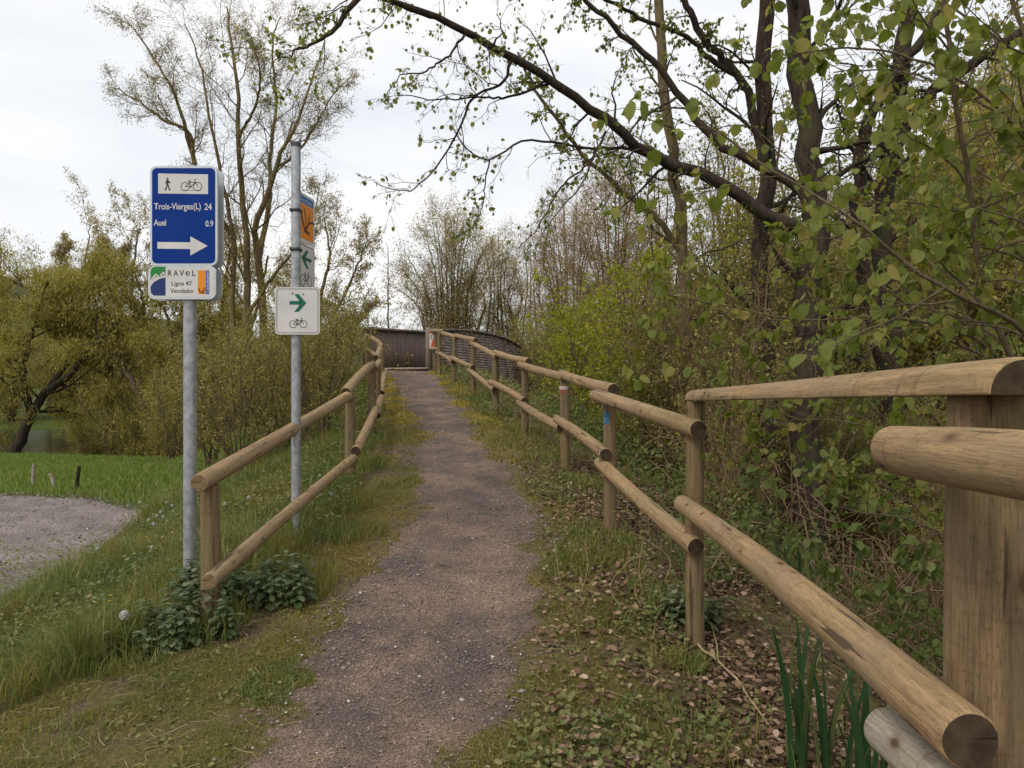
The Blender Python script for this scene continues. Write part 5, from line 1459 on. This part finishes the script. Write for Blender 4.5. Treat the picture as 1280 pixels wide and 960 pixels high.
# ground cover leaves
G = MB()
def cover(n, x0, x1, y0, y1, dens, size, h, near=1.2, kind='oval'):
    x, y = scatter(n, x0, x1, y0, y1, dens, rg, near)
    z = H(x, y) + rg.random(len(x)) ** 1.5 * h * (.4 + 1.2 * fbm(x, y, 2, 66))
    ax = rg.normal(size=(len(x), 3)); ax[:, 2] = ax[:, 2] * .35 + .1
    nr = rg.normal(size=(len(x), 3)) * .45 + np.array([0, -.15, 1])
    s = rg.uniform(size[0], size[1], len(x)) * np.maximum(1, y / 8)
    V, Fs = leaves(np.stack([x, y, z], 1), ax, nr, s, kind); G.add(V, *Fs)
cover(60000, -.1, 3.2, 2.0, 7.5, lambda x, y: (sval(x, y) > .55) * (path_in(x, y) < -.08) * (.10 + .75 * sstep(.48, .66, fbm(x, y, 2.2, 67) * .6 + .4 * fbm(x, y, 7, 68))) * np.where((sval(x, y) > 1.5) & (y < 5), .22, 1), (.014, .042), .07)
cover(60000, -3, 4.5, 7, 21, lambda x, y: (sval(x, y) > .72) * (.15 + .85 * sstep(.4, .6, fbm(x, y, 1.3, 69))), (.018, .038), .22)
cover(50000, -4.5, -.6, 4.2, 20, lambda x, y: (sval(x, y) < -.75) * ~short_zone(x, y) * sstep(.42, .6, fbm(x, y, 1.4, 70)), (.018, .040), .20)
cover(9000, -3.2, -.6, 2.2, 5, lambda x, y: short_zone(x, y) * (path_in(x, y) < -.1) * sstep(.5, .66, fbm(x, y, 2.5, 71)), (.014, .03), .02)
tag(G.build("ground_cover", M['l_cover']), "low broad-leaved weeds and ground ivy on the verges", "ground cover", kind="stuff")

# rank undergrowth on the lower right bank
G = MB()
x, y = scatter(90000, .6, 9.5, 5.0, 24, lambda x, y: (sval(x, y) > 1.45) * (.25 + .75 * sstep(.4, .6, fbm(x, y, .9, 73))) * (np.abs(x - 6.3 - .05 * y) > .8), rg, 1.2)
z = H(x, y) + rg.random(len(x)) ** 1.3 * (.15 + .75 * fbm(x, y, .7, 74))
ax = rg.normal(size=(len(x), 3)); nr = rg.normal(size=(len(x), 3)) * .5 + np.array([0, -.1, 1])
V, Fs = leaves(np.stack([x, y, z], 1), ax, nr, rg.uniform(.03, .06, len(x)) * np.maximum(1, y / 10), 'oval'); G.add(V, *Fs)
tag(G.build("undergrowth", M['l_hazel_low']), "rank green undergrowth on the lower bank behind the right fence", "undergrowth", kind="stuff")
# bramble and dead twigs tangled over the bank
G = MB()
n = 1500
x, y = scatter(n * 3, 1.2, 9, 4.6, 24, lambda x, y: (sval(x, y) > 2.3) * .6, rg, 1.2)
n = len(x); z = H(x, y); az = rg.uniform(0, 6.28, n); L = rg.uniform(.3, 1.5, n); up = rg.uniform(.1, .9, n)
t = np.linspace(0, 1, 7)[None]
P = np.stack([x[:, None] + np.cos(az)[:, None] * L[:, None] * t, y[:, None] + np.sin(az)[:, None] * L[:, None] * t, z[:, None] + up[:, None] * np.sin(np.pi * t * .8)], -1) + rg.normal(size=(n, 7, 3)) * .02
V, Fq = tubes(P, np.repeat((rg.uniform(.0025, .006, n) * np.maximum(1, y / 9))[:, None], 7, 1), 4); G.add(V, Fq)
tag(G.build("bramble_tangle", M['bark_red']), "tangle of arching brown bramble stems and dead twigs on the bank", "undergrowth", kind="stuff")

# leaf litter
G = MB()
def d_lit(x, y):
    s = sval(x, y)
    return (s > .55) * (path_in(x, y) < -.02) * np.clip(sstep(.36, .60, 1 - fbm(x, y, 1.7, 67)) * sstep(.6, 1.5, s) + .16, 0, 1)
x, y = scatter(110000, .1, 4.6, 1.6, 9, d_lit, rg, 1.3)
x2, y2 = scatter(14000, -3, 1, 2, 12, lambda x, y: ((path_in(x, y) < .1) & (np.abs(sval(x, y)) < 1.5)) * .32 * sstep(.4, .65, fbm(x, y, 2, 75)), rg, 1.3)
x3, y3 = scatter(40000, 3, 14, 5, 26, lambda x, y: .8 + 0 * x, rg, 1.2)
for (xx, yy, sz, hgt) in ((x, y, (.012, .050), .03), (x2, y2, (.008, .024), .006), (x3, y3, (.06, .11), .04)):
    z = H(xx, yy) + rg.random(len(xx)) * hgt + .004
    ax = rg.normal(size=(len(xx), 3)); ax[:, 2] *= .25; nr = rg.normal(size=(len(xx), 3)) * .55 + np.array([0, 0, 1])
    V, Fs = leaves(np.stack([xx, yy, z], 1), ax, nr, rg.uniform(*sz, len(xx)), 'oval'); G.add(V, *Fs)
tag(G.build("leaf_litter", M['litter']), "brown dead leaves lying under the fence on the right bank", "leaf litter", kind="stuff")

# loose stones on the paths
ico = bmesh.new(); bmesh.ops.create_icosphere(ico, subdivisions=1, radius=1)
iv = np.array([v.co[:] for v in ico.verts]); ifc = np.array([[v.index for v in f.verts] for f in ico.faces]); ico.free()
def stones(x, y, z, s, rng):
    n = len(x); nv = len(iv)
    k = iv[None] * (1 + rng.normal(size=(n, nv, 1)) * .16)
    k = k * np.stack([rng.uniform(.7, 1.3, n), rng.uniform(.7, 1.3, n), rng.uniform(.4, .8, n)], 1)[:, None]
    a = rng.uniform(0, 6.28, n); c, s_ = np.cos(a)[:, None], np.sin(a)[:, None]
    k = np.stack([k[..., 0] * c - k[..., 1] * s_, k[..., 0] * s_ + k[..., 1] * c, k[..., 2]], -1) * s[:, None, None]
    V = k + np.stack([x, y, z], 1)[:, None]
    return V.reshape(-1, 3), (ifc[None] + (np.arange(n) * nv)[:, None, None]).reshape(-1, 3)
G = MB()
def d_st(x, y): return (path_in(x, y) > -.16) * (.18 + .82 * sstep(.4, .7, fbm(x, y, 1.6, 76)) * sstep(.5, .0, path_in(x, y)) + .25 * sstep(0, .4, path_in(x, y)) * 0)
x, y = scatter(110000, -2.2, .8, 1.9, 9, d_st, rg, 1.35)
V, Fq = stones(x, y, H(x, y) + .009, np.clip(rg.lognormal(-5.65, .45, len(x)), .002, .014), rg); G.add(V, Fq)
x, y = scatter(9000, -4, .5, 9, 20, d_st, rg, 1.2)
V, Fq = stones(x, y, H(x, y) + .009, rg.uniform(.007, .016, len(x)), rg); G.add(V, Fq)
x, y = scatter(24000, -10, -3.6, 4, 12, lambda x, y: (track_u(x, y) > -.2) * (.12 + .88 * sstep(.35, 0, track_u(x, y))), rg, 1.1)
V, Fq = stones(x, y, H(x, y) + .012, rg.uniform(.006, .016, len(x)), rg); G.add(V, Fq)
tag(G.build("gravel_stones", M['stone']), "loose small stones scattered on the path and the track", "gravel", kind="stuff")
# sprigs of weed and grass rooted in the gravel edges
G = MB()
x, y = scatter(30000, -2.6, .9, 2.2, 14, lambda x, y: (path_in(x, y) > -.02) * (path_in(x, y) < .26) * sstep(.50, .66, fbm(x, y, 4.5, 91)), rg, 1.3)
V, Fs = blades(x, y, H(x, y) + .004, rg.uniform(.008, .04, len(x)), rg.uniform(.003, .006, len(x)) * np.maximum(1, y / 7), rg, 1.1); G.add(V, *Fs)
tag(G.build("path_edge_weeds", M['grass_verge']), "sparse weeds sprouting in the gravel at the path's edges", "weeds", kind="stuff")
# bits of twig and pale straw on the verge and path
G = MB()
x, y = scatter(4200, -2.4, 2.6, 2, 10, lambda x, y: np.where(path_in(x, y) > 0, .10, .8), rg, 1.2)
n = len(x); az = rg.uniform(0, 6.28, n); L = rg.uniform(.03, .14, n); t = np.linspace(-.5, .5, 4)[None]
X = x[:, None] + np.cos(az)[:, None] * L[:, None] * t; Y = y[:, None] + np.sin(az)[:, None] * L[:, None] * t
P = np.stack([X, Y, H(X, Y) + .010 + rg.random((n, 1)) * .012], -1) + rg.normal(size=(n, 4, 3)) * .003
V, Fq = tubes(P, np.repeat(rg.uniform(.0008, .002, n)[:, None], 4, 1), 3); G.add(V, Fq)
tag(G.build("straw_and_twigs", M['dead']), "bits of straw and twig strewn over the verges", "plant debris", kind="stuff")

# fallen sticks on the right bank
for i, (a, b_, r_, lab) in enumerate([((860, 800, 0), (965, 915, 0), .008, "long fallen stick slanting over the dead leaves"), ((905, 875, 0), (985, 850, 0), .006, "short fallen stick crossing the long one"), ((830, 700, 0), (900, 745, 0), .007, "fallen stick lying left of the fence's tall post")]):
    def gp(px, py):   # point where the view ray meets the ground
        for d in np.arange(1.5, 12, .02):
            p = W(px, py, d)
            if p[2] <= gz(p[0], p[1]) + .02: return p
        return p
    p0, p1 = gp(*a[:2]), gp(*b_[:2])
    m_ = (p0 + p1) / 2 + np.array([.03, .02, .02])
    P, Rr = pline([p0 - p0, m_ - p0, p1 - p0], 12, r_, r_ * .5, .006)
    V, Fq = tubes(P, Rr, 6); mb = MB(); mb.add(V, Fq)
    P2, R2 = kids(P, Rr, 4, ang=(30, 60), Lf=.25, K=4); V, Fq = tubes(P2, R2, 4); mb.add(V, Fq)
    o = mb.build("fallen_stick", M['dead'] if i == 0 else M['bark_mid'], None, (p0 + np.array([0, 0, .01])).tolist(), True)
    tag(o, lab, "stick", "sticks on the leaf litter")

# nettle clumps at the fence foot
def nettle_clump(px, d, n, spread, h, label, seed):
    rng = np.random.default_rng(seed); x0 = sx(px, d); z0 = gz(x0, d)
    root = empty("nettle_clump", (x0, d, z0)); tag(root, label, "nettles", "nettle clumps at the left fence")
    a = rng.uniform(0, 6.28, n); r_ = spread * np.sqrt(rng.random(n)); hh = h * rng.uniform(.5, 1, n)
    bx, by = r_ * np.cos(a), r_ * np.sin(a) * .7
    bz = H(bx + x0, by + d) - z0
    t = np.linspace(0, 1, 6)[None]
    lx, ly = rng.normal(size=n) * .15, rng.normal(size=n) * .15 - .05
    P = np.stack([bx[:, None] + lx[:, None] * hh[:, None] * t ** 2, by[:, None] + ly[:, None] * hh[:, None] * t ** 2, bz[:, None] + hh[:, None] * t], -1)
    V, Fq = tubes(P, np.full((n, 6), .0022), 4); m1 = MB(); m1.add(V, Fq); m1.build("stem", M['stem'], root)
    ml = MB()
    for k in range(7):
        tt = .25 + .75 * k / 6
        i = min(4, int(tt * 5)); f = tt * 5 - i
        p = P[:, i] * (1 - f) + P[:, i + 1] * f
        for sgn in (0, np.pi):
            az = k * 1.57 + sgn + rng.normal(size=n) * .25 + a
            ax = np.stack([np.cos(az), np.sin(az), -.35 + .25 * tt + rng.normal(size=n) * .12], 1)
            V, Fs = leaves(p, ax, np.array([[0, 0, 1.0]]) + rng.normal(size=(n, 3)) * .15, rng.uniform(.045, .075, n) * (1.25 - .5 * tt), 'oval'); ml.add(V, *Fs)
    ml.build("leaves", M['l_nettle'], root)
nettle_clump(232, 4.05, 34, .26, .24, "grey-green nettle clump at the foot of the short end post", 1)
nettle_clump(340, 4.45, 34, .26, .24, "grey-green nettle clump right of the end post, under the lower rail", 2)
nettle_clump(262, 4.35, 30, .2, .30, "nettle clump hidden behind the short end post", 3)
nettle_clump(185, 3.95, 22, .22, .15, "low sparse nettle clump left of the end post", 4)
nettle_clump(860, 4.4, 18, .16, .22, "small nettle clump at the foot of the right fence's tall post", 5)

# iris clumps
def iris_clump(px, d, n, spread, h, label, seed):
    rng = np.random.default_rng(seed); x0 = sx(px, d); z0 = gz(x0, d); root = MB()
    a = rng.uniform(0, 6.28, n); r_ = spread * np.sqrt(rng.random(n)); bx, by = r_ * np.cos(a), r_ * np.sin(a)
    la = rng.uniform(0, 6.28, n); L = rng.uniform(.05, .35, n); hh = h * rng.uniform(.6, 1.05, n); w = rng.uniform(.010, .016, n); az = rng.uniform(0, 3.1, n)
    K = 8; t = np.linspace(0, 1, K)[None]
    c = np.stack([bx[:, None] + np.cos(la)[:, None] * L[:, None] * hh[:, None] * t ** 2, by[:, None] + np.sin(la)[:, None] * L[:, None] * hh[:, None] * t ** 2, hh[:, None] * t * (1 - .15 * L[:, None] * t)], -1)
    wv = np.stack([np.cos(az), np.sin(az), 0 * az], 1)[:, None] * (w[:, None] * np.array([[.8, 1, 1, 1, .95, .8, .5, .03]]))[..., None]
    V = np.stack([c - wv, c + np.cross(wv, [0, 0, 1]) * .15, c + wv], 2)
    n3 = K * 3; idx = np.arange(n * n3).reshape(n, K, 3)
    Fq = np.concatenate([np.stack([idx[:, :-1, j], idx[:, :-1, j + 1], idx[:, 1:, j + 1], idx[:, 1:, j]], -1).reshape(-1, 4) for j in (0, 1)])
    root.add(V, Fq); o = root.build("iris_clump", M['l_iris'], None, (x0, d, z0 - .02), True)
    tag(o, label, "plant", "iris clumps behind the lower rail")
iris_clump(1015, 3.1, 16, .10, .74, "clump of upright dark green iris blades, left of the two under the long lower rail", 1)
iris_clump(1085, 3.0, 14, .12, .66, "clump of iris blades just left of the grey rail end", 2)
iris_clump(1000, 5.6, 12, .14, .6, "smaller iris clump further down the bank below the dark trunk", 3)

# dandelions
cr = np.random.default_rng(8)
def clock_meshes():
    n = 150; v = norm(cr.normal(size=(n, 3))); V = []; 
    P = np.stack([v * .004, v * .017], 1); Vt, Fq = tubes(np.stack([v * .004, v * .010, v * .017], 1), np.full((n, 3), .0004), 3)
    m = MB(); m.add(Vt, Fq)
    Vl, Fs = leaves(v * .017, norm(cr.normal(size=(n, 3))), v, np.full(n, .012), 'tiny'); m.add(Vl, *Fs)
    Vl, Fs = leaves(v * .016, norm(cr.normal(size=(n, 3))), v, np.full(n, .012), 'tiny'); m.add(Vl, *Fs)
    c = MB(); sv, sf = stones(np.zeros(1), np.zeros(1), np.zeros(1), np.full(1, .005), cr); c.add(sv, sf)
    return m, c
mclock, _c = clock_meshes()
def flower(kind, x, y, h, label, group, proto=[None, None]):
    z = gz(x, y); i = 0 if kind == 'clock' else 1
    if proto[i] is None:
        root = empty("dandelion_clock" if i == 0 else "dandelion_flower", (0, 0, 0))
        P, Rr = pline([[0, 0, 0], [.01, .004, .5], [0, 0, 1.0]], 8, .0022, .0018)
        V, Fq = tubes(P, Rr, 5); m = MB(); m.add(V, Fq); st = m.build("stem", M['stem'], root)
        if i == 0: hd = mclock.build("seed_head", M['clock'], root)
        else:
            m = MB(); n = 60; a = cr.uniform(0, 6.28, n); ax = np.stack([np.cos(a), np.sin(a), cr.uniform(.1, 1.2, n)], 1)
            V, Fs = leaves(np.zeros((n, 3)), ax, np.array([[0, 0, 1.0]]) + 0 * ax, np.full(n, .018), 'long'); m.add(V, *Fs); hd = m.build("flower_head", M['yellow'], root)
        proto[i] = root; r_ = root
    else: r_ = copy_tree(proto[i])
    r_.location = (x, y, z)
    hs_ = 1.0 if 'largest' in label else .58
    for ch in r_.children:
        if ch.name.startswith("stem"): ch.scale = (1, 1, h)
        else: ch.location = (0, 0, h); ch.scale = (hs_, hs_, hs_)
    tag(r_, label, "dandelion", group)
x0 = sx(155, 3.75); flower('clock', x0, 3.75, CAMZ + (480 - 769) / F * 3.75 - gz(x0, 3.75), "largest white dandelion clock, lowest one in the long grass at the left", None)
x0 = sx(311, 5.0); flower('clock', x0, 5.0, CAMZ + (480 - 622) / F * 5.0 - gz(x0, 5.0), "lone white dandelion clock between the two signposts", None)
x0 = sx(122, 5.0); flower('clock', x0, 5.0, CAMZ + (480 - 686) / F * 5.0 - gz(x0, 5.0), "white dandelion clock at the edge of the gravel track", None)
GC = "white dandelion clocks between the track and the left fence"
for px, py, d in ((201, 640, 6.4), (196, 645, 6.2), (204, 646, 6.3), (186, 650, 6.1), (192, 655, 6.0), (215, 632, 7), (208, 628, 7.2), (281, 630, 6), (236, 618, 7.4), (160, 632, 8.4), (176, 628, 8.6), (330, 600, 8), (345, 590, 8.5), (415, 618, 6.2), (400, 600, 7), (190, 684, 5.1)):
    x0 = sx(px, d); g = gz(x0, d); h_ = min(.45, max(.12, CAMZ + (480 - py) / F * d - g))
    flower('clock', x0, d, h_, "small white dandelion clock in the grass between track and left fence", GC)
for px, py, d in ((138, 745, 4.0), (137, 752, 3.9), (183, 672, 5.4), (176, 668, 5.6), (700, 610, 6.2), (768, 640, 5.6), (815, 648, 5.3), (650, 560, 8), (690, 570, 7.6)):
    x0 = sx(px, d); g = gz(x0, d); h_ = min(.35, max(.08, CAMZ + (480 - py) / F * d - g))
    flower('flower', x0, d, h_, "small yellow dandelion flower in the grass " + ("left of the signposts" if px < 400 else "along the right fence"), "yellow dandelions " + ("at the left" if px < 400 else "along the right fence"))
# dry stalks by the right fence
G = MB()
for px, d, h_ in ((723, 4.5, .34), (700, 4.7, .3), (806, 4.6, .36), (812, 4.4, .3), (828, 4.9, .34), (742, 6.6, .3), (765, 6.9, .35), (690, 9, .3), (655, 9.6, .35), (642, 9.9, .3), (670, 8.6, .34), (780, 4.4, .3)):
    x0 = sx(px, d); g = gz(x0, d); P, Rr = pline([[x0, d, g - .02], [x0 + cr.normal() * .03, d, g + h_ * .5], [x0 + cr.normal() * .09, d, g + h_]], 7, .0028, .002)
    V, Fq = tubes(P, Rr, 4); G.add(V, Fq)
tag(G.build("dry_stalks", M['dead']), "pale dry stalks standing along the foot of the right fence", "dry stalks", kind="stuff")
